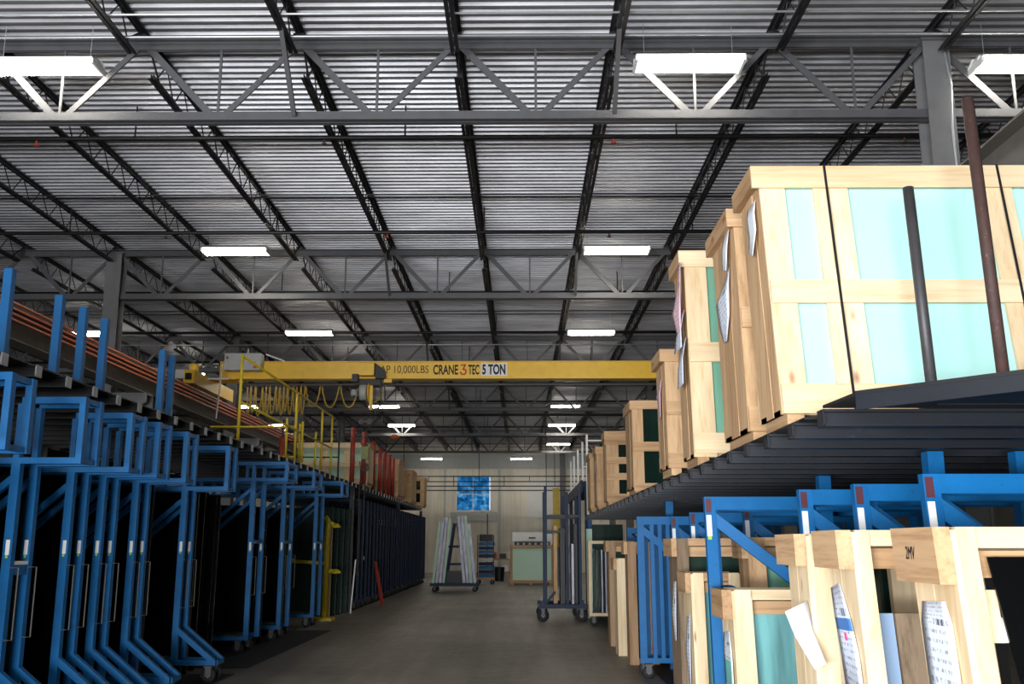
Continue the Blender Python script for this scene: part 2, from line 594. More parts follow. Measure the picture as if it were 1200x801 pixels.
# corrugated roof deck seen from below: real ribs, running across the hall
def deck():
    vs, fs = [], []
    y = Y_FRONT
    prof = ((0.0, 0.0), (0.047, 0.0), (0.06, 0.04), (0.139, 0.04))
    while y < Y_BACK + 0.3:
        for dy, dz in prof:
            vs.append((X_WL, y + dy, DECK_Z + dz))
            vs.append((X_WR, y + dy, DECK_Z + dz))
        y += 0.1524
    n = len(vs) // 2
    for i in range(n - 1):
        fs.append((2 * i, 2 * i + 1, 2 * i + 3, 2 * i + 2))
    m = MB()
    m.add(vs, fs)
    return m
struct(deck().build('ceiling', deck_mat))
struct(MB().box(X_WL - 0.3, X_WR + 0.3, Y_FRONT - 0.3, Y_BACK + 0.3, DECK_Z + 0.06, DECK_Z + 0.3).build('roof', black_steel))

# back window: blue film, four panes
win = struct(MB().box(WX0, WX1, Y_BACK - 0.04, Y_BACK + 0.1, WZ0, WZ0 + 0.06)
             .box(WX0, WX1, Y_BACK - 0.04, Y_BACK + 0.1, WZ1 - 0.06, WZ1)
             .box(WX0, WX0 + 0.06, Y_BACK - 0.04, Y_BACK + 0.1, WZ0, WZ1)
             .box(WX1 - 0.06, WX1, Y_BACK - 0.04, Y_BACK + 0.1, WZ0, WZ1)
             .box(WX0, WX1, Y_BACK - 0.03, Y_BACK + 0.06, 4.53, 4.58)
             .box(WX0 + 0.98, WX0 + 1.03, Y_BACK - 0.03, Y_BACK + 0.06, WZ0, WZ1).build('window_1', white_paint))
for i in range(2):
    for j in range(2):
        x0 = WX0 + 0.06 + i * 0.97
        z0 = (WZ0 + 0.06, 4.58)[j]
        MB().box(x0, x0 + 0.95, Y_BACK + 0.02, Y_BACK + 0.03, z0, (4.53, WZ1 - 0.06)[j]).build('pane', film, win)

# columns
def make_column():
    t = thing('steel_column', '', 'column')
    m = MB().box(-0.15, 0.15, -0.15, -0.132, 0, 7.25).box(-0.15, 0.15, 0.132, 0.15, 0, 7.25).box(-0.009, 0.009, -0.132, 0.132, 0, 7.25)
    m.build('shaft', grey_col, t)
    MB().box(-0.22, 0.22, -0.22, 0.22, 0, 0.03).build('base_plate', grey_col, t)
    MB().box(-0.17, 0.17, -0.17, 0.17, 7.25, 7.28).build('cap_plate', grey_col, t)
    return t
col0 = make_column()
used = False
for i, y in enumerate(TR):
    for x, side in ((C_L, 'left'), (C_R, 'right')):
        if side == 'left' and i == 0: continue
        t = copy_tree(col0) if used else col0
        used = True
        t.location = (x, y, 0)
        near = 'nearest' if (i == 0 and side == 'right') or (i == 1 and side == 'left') else ordinal(i) + ' girder line'
        t['label'] = ('grey steel roof column of the %s-hand row, under the %s roof girder from the front' % (side, ordinal(i)))
        t['group'] = 'steel roof columns'
# conduit running down the nearest right-hand column
m = MB().path([(4.82, 10.32, 7.2), (4.86, 10.31, 6.7), (4.83, 10.31, 6.2), (4.85, 10.31, 5.0), (4.85, 10.31, 1.2)], 0.014, 8)
tag(m.build('column_conduit', galv, None, True), 'thin grey conduit running down the face of the nearest right-hand column', 'conduit')

# roof girders
def make_girder():
    t = thing('roof_girder', '', 'girder')
    L = C_R - C_L
    zt, zb = 7.30, 6.41
    MB().box(0, L, -0.085, -0.012, zt + 0.045, zt + 0.06).box(0, L, 0.012, 0.085, zt + 0.045, zt + 0.06) \
        .box(0, L, -0.025, -0.012, zt - 0.055, zt + 0.045).box(0, L, 0.012, 0.025, zt - 0.055, zt + 0.045).build('top_chord', grey_steel, t)
    MB().box(0, L, -0.085, -0.012, zb - 0.065, zb - 0.05).box(0, L, 0.012, 0.085, zb - 0.065, zb - 0.05) \
        .box(0, L, -0.025, -0.012, zb - 0.05, zb + 0.06).box(0, L, 0.012, 0.025, zb - 0.05, zb + 0.06).build('bottom_chord', grey_steel, t)
    for k in range(7):
        xa, xm, xb = k * PITCH, (k + 0.5) * PITCH, (k + 1) * PITCH
        MB().bar((xa + 0.06, 0, zt - 0.02), (xm - 0.07, 0, zb + 0.02), 0.022, 0.08).build('diagonal', grey_steel, t)
        MB().bar((xb - 0.06, 0, zt - 0.02), (xm + 0.07, 0, zb + 0.02), 0.022, 0.065).build('diagonal', grey_steel, t)
        MB().bar((xm, 0, zb), (xm, 0, zt), 0.028, 0.02).build('vertical', grey_steel, t)
    for k in (3, 5):
        MB().bar((k * PITCH - 0.02, -0.06, zb), (k * PITCH - 0.02, -0.85, 7.12), 0.05, 0.05).build('lateral_brace', grey_steel, t)
    return t
g0 = make_girder()
first = True
for i, y in enumerate(TR):
    for j, (x, sp) in enumerate(((C_L, 'middle'), (C_L - 7 * PITCH, 'left-hand'), (C_R, 'right-hand'))):
        if (j == 1 and i == 0) or (j == 2 and i > 0): continue
        t = g0 if first else copy_tree(g0)
        first = False
        t.location = (x, y, 0)
        t['label'] = 'grey trussed roof girder, %s from the front, %s span between columns' % (ordinal(i), sp)
        t['group'] = 'roof girders'

# bar joists, from girder to girder
def make_joist():
    t = thing('bar_joist', '', 'joist')
    L, zt, zb = 8.295, 7.43, 7.07
    MB().box(-0.055, -0.01, 0.004, L - 0.004, zt + 0.012, zt + 0.024).box(0.01, 0.055, 0.004, L - 0.004, zt + 0.012, zt + 0.024) \
          .box(-0.02, -0.01, 0.004, L - 0.004, zt - 0.03, zt + 0.012).box(0.01, 0.02, 0.004, L - 0.004, zt - 0.03, zt + 0.012).build('top_chord', black, t)
    MB().box(-0.05, -0.01, 0.3, L - 0.3, zb - 0.024, zb - 0.012).box(0.01, 0.05, 0.3, L - 0.3, zb - 0.024, zb - 0.012) \
        .box(-0.02, -0.01, 0.3, L - 0.3, zb - 0.012, zb + 0.03).box(0.01, 0.02, 0.3, L - 0.3, zb - 0.012, zb + 0.03).build('bottom_chord', black, t)
    m = MB()
    n = 13
    st = (L - 0.2) / n
    m.tube((0, 0.1, zt), (0, 0.1 + st * 0.75, zb), 0.013, 5)
    for k in range(n):
        a = 0.1 + k * st
        if k: m.tube((0, a, zt), (0, a + st / 2, zb), 0.009, 5)
        if k < n - 1: m.tube((0, a + st / 2, zb), (0, a + st, zt), 0.009, 5)
    m.tube((0, L - 0.1, zt), (0, L - 0.1 - st * 0.75, zb), 0.013, 5)
    m.build('web', black, t)
    MB().box(-0.06, 0.06, 0.004, 0.12, zt - 0.07, zt - 0.03).box(-0.06, 0.06, L - 0.12, L - 0.004, zt - 0.07, zt - 0.03).build('bearing_seat', black, t)
    return t
j0 = make_joist()
first = True
bays = [2.205] + TR[:]
for i, y in enumerate(bays):
    last = i == len(bays) - 1
    ye = Y_BACK if last else y + 8.295
    n = 0
    for k in range(-7, 10):
        x = C_L + k * PITCH
        if x < -0.56 * ye - 0.5 or x > (0.56 * ye + 0.4 if i < 2 else C_R + 0.1): continue
        t = j0 if first else copy_tree(j0)
        first = False
        t.location = (x, y, 0)
        if last: t.scale = (1, (Y_BACK - y) / 8.295, 1)
        t['label'] = 'black open-web roof joist, %s from the left in the %s roof bay from the front' % (ordinal(n), ordinal(i))
        t['group'] = 'roof joists'
        n += 1

# bridging rods, sprinkler branches and conduits across the joists
def cross_pipe(name, y, z, r, mat, label, cat, group, x0=-20.9, x1=10.0, n=8):
    o = MB().tube((x0, y, z), (x1, y, z), r, n).build(name, mat, None, True)
    return tag(o, label, cat, group)
for i, y in enumerate(TR):
    if y + 5 > Y_BACK: continue
    e = min(y + 8.295, Y_BACK)
    cross_pipe('bridging_rod', y + 4.4, 7.09, 0.014, black, 'black lower bridging rod across the joists behind the %s roof girder' % ordinal(i), 'rod', 'joist bridging', n=6)
    cross_pipe('bridging_rod', y + 5.3, 7.38, 0.014, black, 'black upper bridging rod across the joists behind the %s roof girder' % ordinal(i), 'rod', 'joist bridging', n=6)
for i, y in enumerate([12.4, 16.5, 20.7, 24.8, 29.0, 33.1, 37.3, 41.4, 45.6, 49.7]):
    o = thing('sprinkler_pipe', 'dark sprinkler pipe crossing under the roof, %s from the front' % ordinal(i), 'pipe', (0, y, 6.98), 0, 'sprinkler branch pipes')
    MB().tube((-20.9, 0, 0), (10.0, 0, 0), 0.036, 8).build('pipe', black_steel, o, True)
    for k in range(6):
        x = -16.2 + k * 3.66 + (1.83 if i % 2 else 0) * 0.5
        MB().tube((x, 0, 0), (x, 0, 0.46), 0.012, 6).build('hanger', black_steel, o)
    for k in range(5):
        x = -10.45 + k * 3.9 + 0.3 * (i % 3)
        MB().lathe([(0.0, -0.11), (0.035, -0.1), (0.035, -0.08), (0.014, -0.07), (0.016, -0.02), (0.03, 0.0)], (x, 0, 0), 8).build('sprinkler_head', red if (k + i) % 2 else rust, o)
cross_pipe('conduit', 9.45, 7.1, 0.013, galv, 'bright thin conduit nearest the front, crossing above the first row of lights', 'conduit', 'roof conduits')
cross_pipe('conduit', 9.92, 7.1, 0.013, galv, 'second bright thin conduit, just before the first roof girder', 'conduit', 'roof conduits')
cross_pipe('conduit', 26.6, 7.02, 0.016, galv, 'thin bright conduit just before the third roof girder', 'conduit', 'roof conduits', -12, 6)

# ------------------------------------------------------------------ fluorescent lights
def make_light():
    t = thing('ceiling_light', '', 'light')
    m = MB()
    m.prism([(-0.61, 0.0), (0.61, 0.0), (0.61, 0.03), (0.58, 0.09), (-0.58, 0.09), (-0.61, 0.03)], -0.06, 0.06)
    m.add([(-0.61, -0.06, 0.09), (0.61, -0.06, 0.09), (0.61, -0.19, 0.02), (-0.61, -0.19, 0.02), (-0.61, -0.19, 0.012), (0.61, -0.19, 0.012), (0.61, -0.06, 0.0), (-0.61, -0.06, 0.0)],
          [(0, 1, 2, 3), (3, 2, 5, 4), (4, 5, 6, 7)])
    m.add([(-0.61, 0.06, 0.09), (0.61, 0.06, 0.09), (0.61, 0.19, 0.02), (-0.61, 0.19, 0.02), (-0.61, 0.19, 0.012), (0.61, 0.19, 0.012), (0.61, 0.06, 0.0), (-0.61, 0.06, 0.0)],
          [(3, 2, 1, 0), (4, 5, 2, 3), (7, 6, 5, 4)])
    m.build('housing', white_paint, t)
    for y in (-0.13, -0.045, 0.045, 0.13):
        MB().tube((-0.585, y, -0.025), (0.585, y, -0.025), 0.022, 8).build('tube', lamp_glow, t, True)
    for s in (-1, 1):
        MB().box(s * 0.6 - 0.015, s * 0.6 + 0.015, -0.17, 0.17, -0.05, 0.01).build('lamp_holder', white_paint, t)
        MB().tube((s * 0.5, 0, 0.09), (s * 0.5, 0, 0.5), 0.004, 5).build('hanger', galv, t)
    return t
l0 = make_light()
LIGHTS = [(-5.4, 10.25, 6.93), (1.9, 10.25, 6.93), (5.76, 10.3, 6.93),
          (-5.3, 17.5, 6.95), (1.77, 17.5, 6.95),
          (-11.3, 24.7, 6.95), (-5.45, 24.7, 6.95), (1.8, 24.7, 6.95),
          (-10.7, 31.0, 6.95), (-5.4, 31.0, 6.95), (1.8, 31.0, 6.95),
          (-11.0, 38.4, 6.95), (-5.4, 38.4, 6.95), (1.77, 38.4, 6.95), (5.5, 38.4, 6.95),
          (-5.3, 43.4, 6.8), (1.8, 43.4, 6.8), (5.6, 43.4, 6.8), (-11.0, 43.4, 6.8), (1.94, 51.3, 6.75), (5.6, 51.3, 6.75), (-5.1, 56.0, 6.4), (0.0, 56.0, 6.4), (5.4, 56.0, 6.4), (-10.4, 56.0, 6.4)]  # lamps farthest out to either side are unseen, added to brighten the back wall
rows = sorted(set(l[1] for l in LIGHTS))
rowix = {}
for y in rows:
    q = [round(v) for v in rowix.values()]
rr = []
for l in LIGHTS:
    key = round(l[1])
    if key not in rr: rr.append(key)
for i, l in enumerate(LIGHTS):
    t = l0 if i == 0 else copy_tree(l0)
    t.location = l
    mates = sorted(q[0] for q in LIGHTS if round(q[1]) == round(l[1]))
    pos = ['left-hand', 'right-hand'][mates.index(l[0])] if len(mates) == 2 else ('only' if len(mates) == 1 else ordinal(mates.index(l[0])) + ' from the left')
    t['label'] = 'white fluorescent roof light, %s in the %s row from the front' % (pos, ordinal(rr.index(round(l[1]))))
    t['group'] = 'fluorescent roof lights'

# ------------------------------------------------------------------ crane runway beams
def runway(x, label, rail_side):
    t = thing('crane_runway', label, 'runway beam', (x, 0, 0), 0, 'crane runway beams')
    y0, y1 = 3.0, 58.0
    MB().box(-0.15, 0.15, y0, y1, 4.47, 4.49).box(-0.012, 0.012, y0, y1, 4.49, 4.93).box(-0.15, 0.15, y0, y1, 4.93, 4.95).build('beam', beam_brown, t)
    MB().box(-0.03, 0.03, y0, y1, 4.95, 5.02).build('crane_rail', beam_brown, t)
    for i, z in enumerate((4.72, 4.8, 4.88, 4.96)):
        MB().box(rail_side * (0.17 + 0.012) - 0.02, rail_side * (0.17 + 0.012) + 0.02, y0, y1, z, z + 0.028).build('conductor_bar', orange, t)
    y = 10.5
    while y < 55:
        MB().box(-0.012 + rail_side * 0.09, 0.012 + rail_side * 0.09, y - 2.1, y - 2.06, 4.5, 5.0).build('conductor_bracket', beam_brown, t)
        s = -1 if x < 0 else 1
        MB().box(min(0.2 * -s, s * 0.5), max(0.2 * -s, s * 0.5), y - 0.16, y + 0.16, 4.43, 4.469).build('bracket_plate', grey_col, t)
        MB().prism([(s * 0.5, 4.43), (-s * 0.2, 4.43), (-s * 0.2, 4.28), (s * 0.5, 3.98)], y - 0.17, y - 0.15).build('bracket_web', grey_col, t)
        MB().box(min(0.2 * -s, s * 0.5), max(0.2 * -s, s * 0.5), y + 0.15, y + 0.17, 4.0, 4.43).build('bracket_web', grey_col, t)
        y += 8.295
    return t
runway(-7.4, 'dusty brown crane runway beam with orange conductor bars along the left-hand columns', 1)
runway(4.1, 'dusty brown crane runway beam behind the right-hand crates', 1)

# ------------------------------------------------------------------ bridge crane
CY = 23.0
cr = thing('bridge_crane', 'yellow overhead bridge crane girder with capacity lettering spanning the hall', 'crane', (0, CY, 0))
GZ0, GZ1 = 5.44, 5.86
MB().box(-7.15, 3.9, -0.16, 0.16, GZ0, GZ0 + 0.025).box(-7.15, 3.9, -0.12, 0.12, GZ0 + 0.025, GZ1 - 0.025).box(-7.15, 3.9, -0.16, 0.16, GZ1 - 0.025, GZ1).build('girder', yellow, cr)
for x, s in ((-7.4, 1), (4.1, -1)):
    MB().box(x - 0.12, x + 0.12, -1.5, 1.5, 5.12, 5.42).build('end_truck', yellow, cr)
    MB().box(min(x, x + s * 0.7), max(x, x + s * 0.7), -0.3, 0.3, 5.405, GZ0).build('connection_plate', yellow, cr)
    for y in (-1.2, 1.2):
        MB().ring((x, y, 5.122), (1, 0, 0), 0.02, 0.1, 0.08, 16).build('track_wheel', dark_pipe, cr)
    for y in (-1.52, 1.52):
        MB().box(x - 0.06, x + 0.06, y - 0.06, y + 0.06, 5.2, 5.34).build('bumper', rubber, cr)
# electrical box
bx = MB().box(-6.95, -6.1, -0.46, -0.17, 5.6, 6.0).build('control_box', light_grey, cr)
MB().box(-6.93, -6.14, -0.475, -0.46, 5.62, 5.98).build('box_door', light_grey, bx)
MB().box(-6.26, -6.18, -0.5, -0.475, 5.64, 5.69).build('warning_label', orange, bx)
MB().box(-6.9, -6.86, -0.49, -0.475, 5.86, 5.92).build('warning_label', red, bx)
MB().lathe([(0.0, 0.0), (0.03, 0.0), (0.03, 0.03), (0.0, 0.03)], (-6.24, -0.49, 5.75), 10).build('switch_knob', black_steel, bx)
MB().tube((-6.45, -0.3, 6.0), (-6.45, -0.3, 6.14), 0.02, 8).build('conduit_stub', galv, bx)
MB().bar((-6.05, -0.2, 6.02), (-5.6, -0.2, 5.86), 0.03, 0.03).build('conduit_arm', white_paint, bx)
# pick-up arm of the conductor bars
MB().tube((-7.05, -0.5, 4.45), (-6.98, -0.5, 5.72), 0.02, 8).build('collector_mast', galv, cr)
MB().box(-7.3, -6.8, -0.54, -0.46, 5.36, 5.4).build('collector_arm', galv, cr)
MB().box(-7.9, -7.55, -1.1, -0.6, 5.3, 5.5).build('drive_motor', light_grey, cr)
MB().lathe([(0.0, 0), (0.1, 0.0), (0.1, 0.26), (0.0, 0.26)], (-7.55, -0.75, 5.42), 14).build('drive_gearbox', yellow, cr)
# lettering on the girder face
FY = -0.121
def fit(text, x0, x1, z0, z1, mat, bold, name='lettering', fy=FY):
    h = z1 - z0
    o, wd = lettering(name, text, h, mat, cr, (0, 0, 0), 1.0, bold)
    k = (x1 - x0) / wd
    zz = [v.co.z for v in o.data.vertices]
    kz = h / (max(zz) - min(zz))
    zmin = min(zz)
    for v in o.data.vertices:
        v.co = (v.co.x * k, v.co.y, (v.co.z - zmin) * kz)
    o.location = (x0, fy, z0)
    return o
fit('CAP 10,000LBS', -3.47, -2.19, 5.55, 5.76, ink_faded, 0.0)
fit('CRANE', -2.08, -1.49, 5.54, 5.78, ink, 0.01)
th = MB()
for a, c in (((-1.43, 5.77), (-1.31, 5.77)), ((-1.315, 5.785), (-1.375, 5.665)), ((-1.39, 5.665), (-1.33, 5.665)), ((-1.335, 5.675), (-1.305, 5.635)), ((-1.308, 5.645), (-1.308, 5.575)),
             ((-1.305, 5.585), (-1.335, 5.545)), ((-1.32, 5.548), (-1.41, 5.548)), ((-1.395, 5.545), (-1.432, 5.58)), ((-1.428, 5.57), (-1.428, 5.61))):
    th.bar((a[0], FY - 0.001, a[1]), (c[0], FY - 0.001, c[1]), 0.006, 0.034, (0, 1, 0)) if False else th.bar((a[0], FY - 0.001, a[1]), (c[0], FY - 0.001, c[1]), 0.034, 0.006, (0, 1, 0))
th.build('lettering', ink_red, cr)
fit('TEC', -1.25, -0.99, 5.54, 5.78, ink, 0.01)
MB().box(-0.95, -0.33, FY - 0.004, FY + 0.004, 5.51, 5.82).build('capacity_sign', sign_white, cr)
fit('5 TON', -0.92, -0.37, 5.54, 5.79, ink, 0.014, fy=FY - 0.005)

# festoon: the looped supply cable under the girder
fs = thing('festoon_cable', 'looped yellow festoon cable hanging under the yellow crane girder', 'cable', (0, CY + 0.34, 0))
MB().box(-6.7, 3.8, -0.02, 0.02, 5.36, 5.4).build('festoon_track', dark_pipe, fs)
spans = []
x = -6.6
for wdt in (0.09, 0.1, 0.16, 0.08, 0.09, 0.14, 0.08, 0.1, 0.09, 0.12, 0.08, 0.1, 0.1):
    spans.append((x, x + wdt)); x += wdt + 0.006
for wdt in (0.36, 0.42, 0.44, 0.62):
    spans.append((x, x + wdt)); x += wdt + 0.03
for i, (a, c) in enumerate(spans):
    dep = 0.62 + 0.16 * rnd.random() if i < 13 else (0.5, 0.52, 0.52, 0.4)[i - 13]
    pts = []
    for k in range(13):
        t_ = k / 12
        u = t_ * 2 - 1
        pts.append((a + (c - a) * (0.5 + 0.5 * u * (1 if abs(u) > 0.99 else (0.96 + 0.04 * abs(u)))), -0.02 * math.sin(i * 1.7), 5.35 - dep * (1 - abs(u) ** 2.6)))
    MB().path(pts, 0.017, 6).build('cable_loop', cord, fs, True)
    MB().box(a - 0.02, a + 0.02, -0.03, 0.03, 5.32, 5.37).build('cable_trolley', dark_pipe, fs)

# hoist
HX = -3.62
ho = thing('electric_hoist', 'yellow and black electric hoist with hook hanging from the crane girder', 'hoist', (HX, CY, 0))
MB().box(-0.16, 0.18, -0.42, -0.2, 5.48, 5.78).build('motor_cover', yellow, ho)
MB().box(-0.32, 0.3, -0.2, 0.24, 5.28, 5.41).build('trolley_frame', black_steel, ho)
MB().box(-0.34, -0.2, -0.38, -0.17, 5.34, 5.52).build('side_plate', black_steel, ho)
MB().prism([(0.2, 5.42), (0.44, 5.42), (0.42, 5.62), (0.3, 5.7), (0.2, 5.78)], -0.36, -0.18).build('gearbox', black_steel, ho)
dr = MB()
dr.ring((-0.1, -0.12, 5.12), (1, 0, 0), 0.03, 0.19, 0.16, 20)
dr.build('cable_drum', light_grey, ho, True)
MB().ring((0.03, -0.12, 5.12), (1, 0, 0), 0.03, 0.22, 0.04, 20).build('drum_flange', yellow, ho, True)
MB().lathe([(0, 0), (0.08, 0), (0.08, 0.14), (0, 0.14)], (-0.32, -0.12, 5.04), 12).build('brake_housing', light_grey, ho, True)
MB().box(0.05, 0.12, -0.16, -0.08, 4.7, 5.3).build('cable_guide', yellow, ho)
MB().box(0.4, 0.58, -0.24, -0.17, 5.34, 5.42).build('limit_switch', yellow, ho)
for dx in (-0.13, 0.06):
    MB().tube((dx, -0.12, 4.42), (dx, -0.12, 5.0), 0.007, 5).build('hoist_rope', dark_pipe, ho)
    MB().ring((dx, -0.12, 4.42), (0, 1, 0), 0.03, 0.07, 0.05, 14).build('sheave', dark_pipe, ho)
MB().box(-0.16, 0.1, -0.16, -0.08, 4.4, 4.44).build('block_plate', dark_pipe, ho)
MB().tube((-0.03, -0.12, 4.4), (-0.03, -0.12, 4.05), 0.008, 5).build('block_link', dark_pipe, ho)
MB().path([(-0.03 + 0.09 * math.sin(a), -0.12, 3.96 + 0.11 * math.cos(a)) for a in [k * math.pi / 6 for k in range(13)]], 0.018, 6).build('swivel_ring', dark_pipe, ho, True)
MB().box(-0.1, 0.06, -0.17, -0.07, 3.55, 3.84).build('hook_block', paint('dull_green_paint', rgb(120, 128, 60), 0.5, 0.2), ho)
hk = [(-0.02, -0.12, 3.55), (-0.02, -0.12, 3.46)] + [(-0.02 + 0.09 * math.sin(a), -0.12, 3.36 + 0.09 * math.cos(a)) for a in [k * math.pi / 8 for k in range(0, 12)]]
MB().path(hk, 0.02, 8).build('hook', dark_pipe, ho, True)
for dx in (-0.12, 0.0):
    pts = [(dx - 0.012, -0.12, 3.5)] + [(dx + 0.01 * math.sin(k), -0.12, 3.5 - k * 0.2) for k in range(1, 14)]
    MB().path(pts, 0.014, 5).build('lifting_chain', dark_pipe, ho)
MB().path([(0.4, -0.2, 5.35), (0.42, -0.22, 4.9), (0.38, -0.22, 4.72), (0.33, -0.22, 5.0), (0.3, -0.2, 5.3)], 0.013, 6).build('pendant_cable', dark_pipe, ho)

# ------------------------------------------------------------------ storage decks above the racks
def deck_rack(name, label, tip, root_x, ys, ztop, arm_h, side, arm_mat, cap, posts, post_mat, plates, group='cantilever storage decks'):
    """arms run across (X); tip is the aisle end"""
    t = thing(name, label, 'storage rack', (0, 0, 0), 0, group)
    lo, hi = min(tip, root_x), max(tip, root_x)
    for i, y in enumerate(ys):
        a = MB().box(lo, hi, y - 0.05, y + 0.05, ztop - arm_h, ztop - arm_h + 0.014).box(lo, hi, y - 0.008, y + 0.008, ztop - arm_h + 0.014, ztop - 0.014).box(lo, hi, y - 0.05, y + 0.05, ztop - 0.014, ztop)
        arm = a.build('arm', arm_mat, t)
        if cap:
            MB().box(tip - 0.006, tip + 0.006 + (0.0), y - 0.05, y + 0.05, ztop - arm_h, ztop).build('end_cap', cap, arm)
        else:
            MB().box(tip - 0.004, tip + 0.004, y - 0.05, y + 0.05, ztop - arm_h, ztop).build('end_cap', arm_mat, arm)
    for x in plates:
        MB().box(x[0], x[1], ys[0] - 0.2, ys[-1] + 0.2, ztop, ztop + 0.012).build('deck_plate', black_steel, t)
    for x, y in posts:
        MB().box(x - 0.05, x + 0.05, y - 0.05, y + 0.05, 0, ztop - arm_h).build('post', post_mat, t)
        MB().box(x - 0.055, x + 0.055, y - 0.055, y + 0.055, 0, 0.012).build('foot_plate', post_mat, t)
    for x in (root_x,):
        MB().box(x - 0.06, x + 0.06, ys[0] - 0.2, ys[-1] + 0.2, ztop - arm_h - 0.16, ztop - arm_h).build('back_beam', arm_mat, t)
    return t

# left deck (two runs) --------------------------------------------------------
ysL = [2.52 + 0.56 * i for i in range(0, 69)]
dl = deck_rack('cantilever_rack', 'long black cantilever deck over the blue racks on the left side of the aisle', -4.07, -7.0, ysL, 3.08, 0.1, -1, black_steel, steel_plate,
               [(-6.9, 5.0), (-6.9, 9.9), (-6.9, 14.2), (-6.9, 19.0), (-6.9, 24.8), (-6.9, 30.0), (-6.9, 35.0), (-6.9, 40.0), (-4.2, 24.6), (-4.2, 33.9), (-4.2, 41.6)], black_steel,
               [(-7.0 + 0.58 * k, -7.0 + 0.58 * k + 0.56) for k in range(5)])
# blue stakes standing along the deck edge
def stake(x, y, z0, z1, r, mat, label, cat='post', group=None, lean=0.0, sq=True):
    m = MB()
    if sq: m.bar((x, y, z0), (x, y + lean, z1), r * 2, r * 2)
    else: m.tube((x, y, z0), (x, y + lean, z1), r, 12)
    return tag(m.build('stake_post', mat, None, not sq), label, cat, group)
for i, (x, y, z1) in enumerate([(-4.2, 7.75, 3.82), (-4.25, 8.75, 3.85), (-4.25, 9.25, 3.86), (-4.25, 9.75, 3.86), (-4.25, 11.4, 3.86), (-4.25, 11.72, 3.86)]):
    stake(x, y, 3.092, z1, 0.035, blue, 'blue square stake standing on the left deck edge, %s from the front' % ordinal(i), group='blue stakes of the left deck')

# ------------------------------------------------------------------ left blue racks
def caster(parent, x, y, r=0.085):
    c = MB().box(x - 0.05, x + 0.05, y - 0.05, y + 0.05, 2 * r + 0.003, 2 * r + 0.02).box(x - 0.035, x + 0.035, y - 0.04, y - 0.032, r * 0.8, 2 * r + 0.006).box(x - 0.035, x + 0.035, y + 0.032, y + 0.04, r * 0.8, 2 * r + 0.006).build('caster', grey_steel, parent)
    MB().ring((x, y, r), (0, 1, 0), 0.02, r, 0.045, 18).build('wheel', rubber, c, True)
    MB().ring((x, y, r), (0, 1, 0), 0.004, r * 0.34, 0.05, 12).build('hub', light_grey, c, True)
    return c

def rack_frame(t, y, zb, zt, xb, foot, xl=-6.6, xi=-4.13, tubew=0.066):
    """one upright blue frame of a left-hand rack; local y, absolute x"""
    w_ = tubew
    MB().box(xi - 0.036, xi + 0.036, y - w_ / 2, y + w_ / 2, 0.2, zb).build('post', blue, t)
    MB().box(xl, xb, y - w_ / 2, y + w_ / 2, zb, zb + 0.05).build('cross_beam', blue, t)
    MB().box(xi - (0.3 if not foot else 0.0), xb, y - w_ / 2, y + w_ / 2, zt - 0.055, zt).build('top_beam', blue, t)
    MB().box(xb - 0.05, xb, y - w_ / 2, y + w_ / 2, zb + 0.05, zt - 0.055).build('box_stile', blue, t)
    MB().box(xi - 0.03, xi + 0.02, y - w_ / 2, y + w_ / 2, zb + 0.05, zt - 0.055).build('box_stile', blue, t)
    if not foot:
        MB().box(xi - 0.3, xi - 0.255, y - w_ / 2, y + w_ / 2, zb + 0.05, zt - 0.055).build('box_stile', blue, t)
    MB().bar((xi - 0.03, y, zb - 0.12), (xi - 0.78, y, zb - 0.78), w_ * 0.8, 0.05, (0, 1, 0)).build('brace', blue, t)
    MB().box(xi - 0.83, xi - 0.78, y - w_ / 2, y + w_ / 2, 0.26, zb).build('inner_post', blue, t)
    MB().box(xl, xi - 0.03 if not foot else xi + 0.5, y - w_ / 2, y + w_ / 2, 0.2, 0.26).build('base_beam', blue, t)
    if foot:
        MB().bar((xi + 0.02, y, 0.6), (xi + 0.47, y, 0.24), w_ * 0.9, 0.06, (0, 1, 0)).build('foot', blue, t)
    # thin handle rod and stickers on the aisle side of the post
    MB().path([(xi + 0.03, y - 0.02, 1.42), (xi + 0.1, y - 0.02, 1.42), (xi + 0.1, y - 0.02, 0.86), (xi + 0.03, y - 0.02, 0.86)], 0.006, 6).build('handle', beam_brown, t)
    MB().box(xi - 0.014, xi + 0.018, y - w_ / 2 - 0.003, y - w_ / 2, 1.52, 1.64).build('sticker', label_white, t)
    MB().box(xi - 0.01, xi + 0.008, y - w_ / 2 - 0.003, y - w_ / 2, 1.495, 1.518).build('sticker', lime, t)

def make_rack(foot, depth):
    t = thing('glass_cart', '', 'cart')
    zb, zt = (2.25, 2.8) if foot else (2.56, 2.86)
    for y in (0.0, depth):
        rack_frame(t, y, zb, zt, -3.6, foot)
    for x in (-3.66, -6.5) if foot else (-4.3, -6.5):
        MB().box(x - 0.04, x + 0.04, 0.034, depth - 0.034, 0.2, 0.25).build('base_rail', blue, t)
    MB().box(-3.65, -3.61, 0.034, depth - 0.034, zt - 0.05, zt - 0.005).build('top_rail', blue, t)
    MB().box(-3.65, -3.61, 0.034, depth - 0.034, zb + 0.005, zb + 0.045).build('top_rail', blue, t)
    if not foot:
        MB().box(-4.13, -4.08, 0.034, depth - 0.034, 1.62, 1.67).build('top_rail', blue, t)
    for x in ((-3.72, -6.4) if foot else (-4.25, -6.4)):
        for y in (0.03, depth - 0.03):
            caster(t, x, y)
    for k in range(3):
        x = -6.3 + k * 0.75
        MB().box(x, x + 0.5, 0.03, depth - 0.03, 0.262, 0.28).build('bed_board', black_steel, t)
    return t
r_near = make_rack(True, 0.3)
r_far = make_rack(False, 0.62)
rack_ys = []
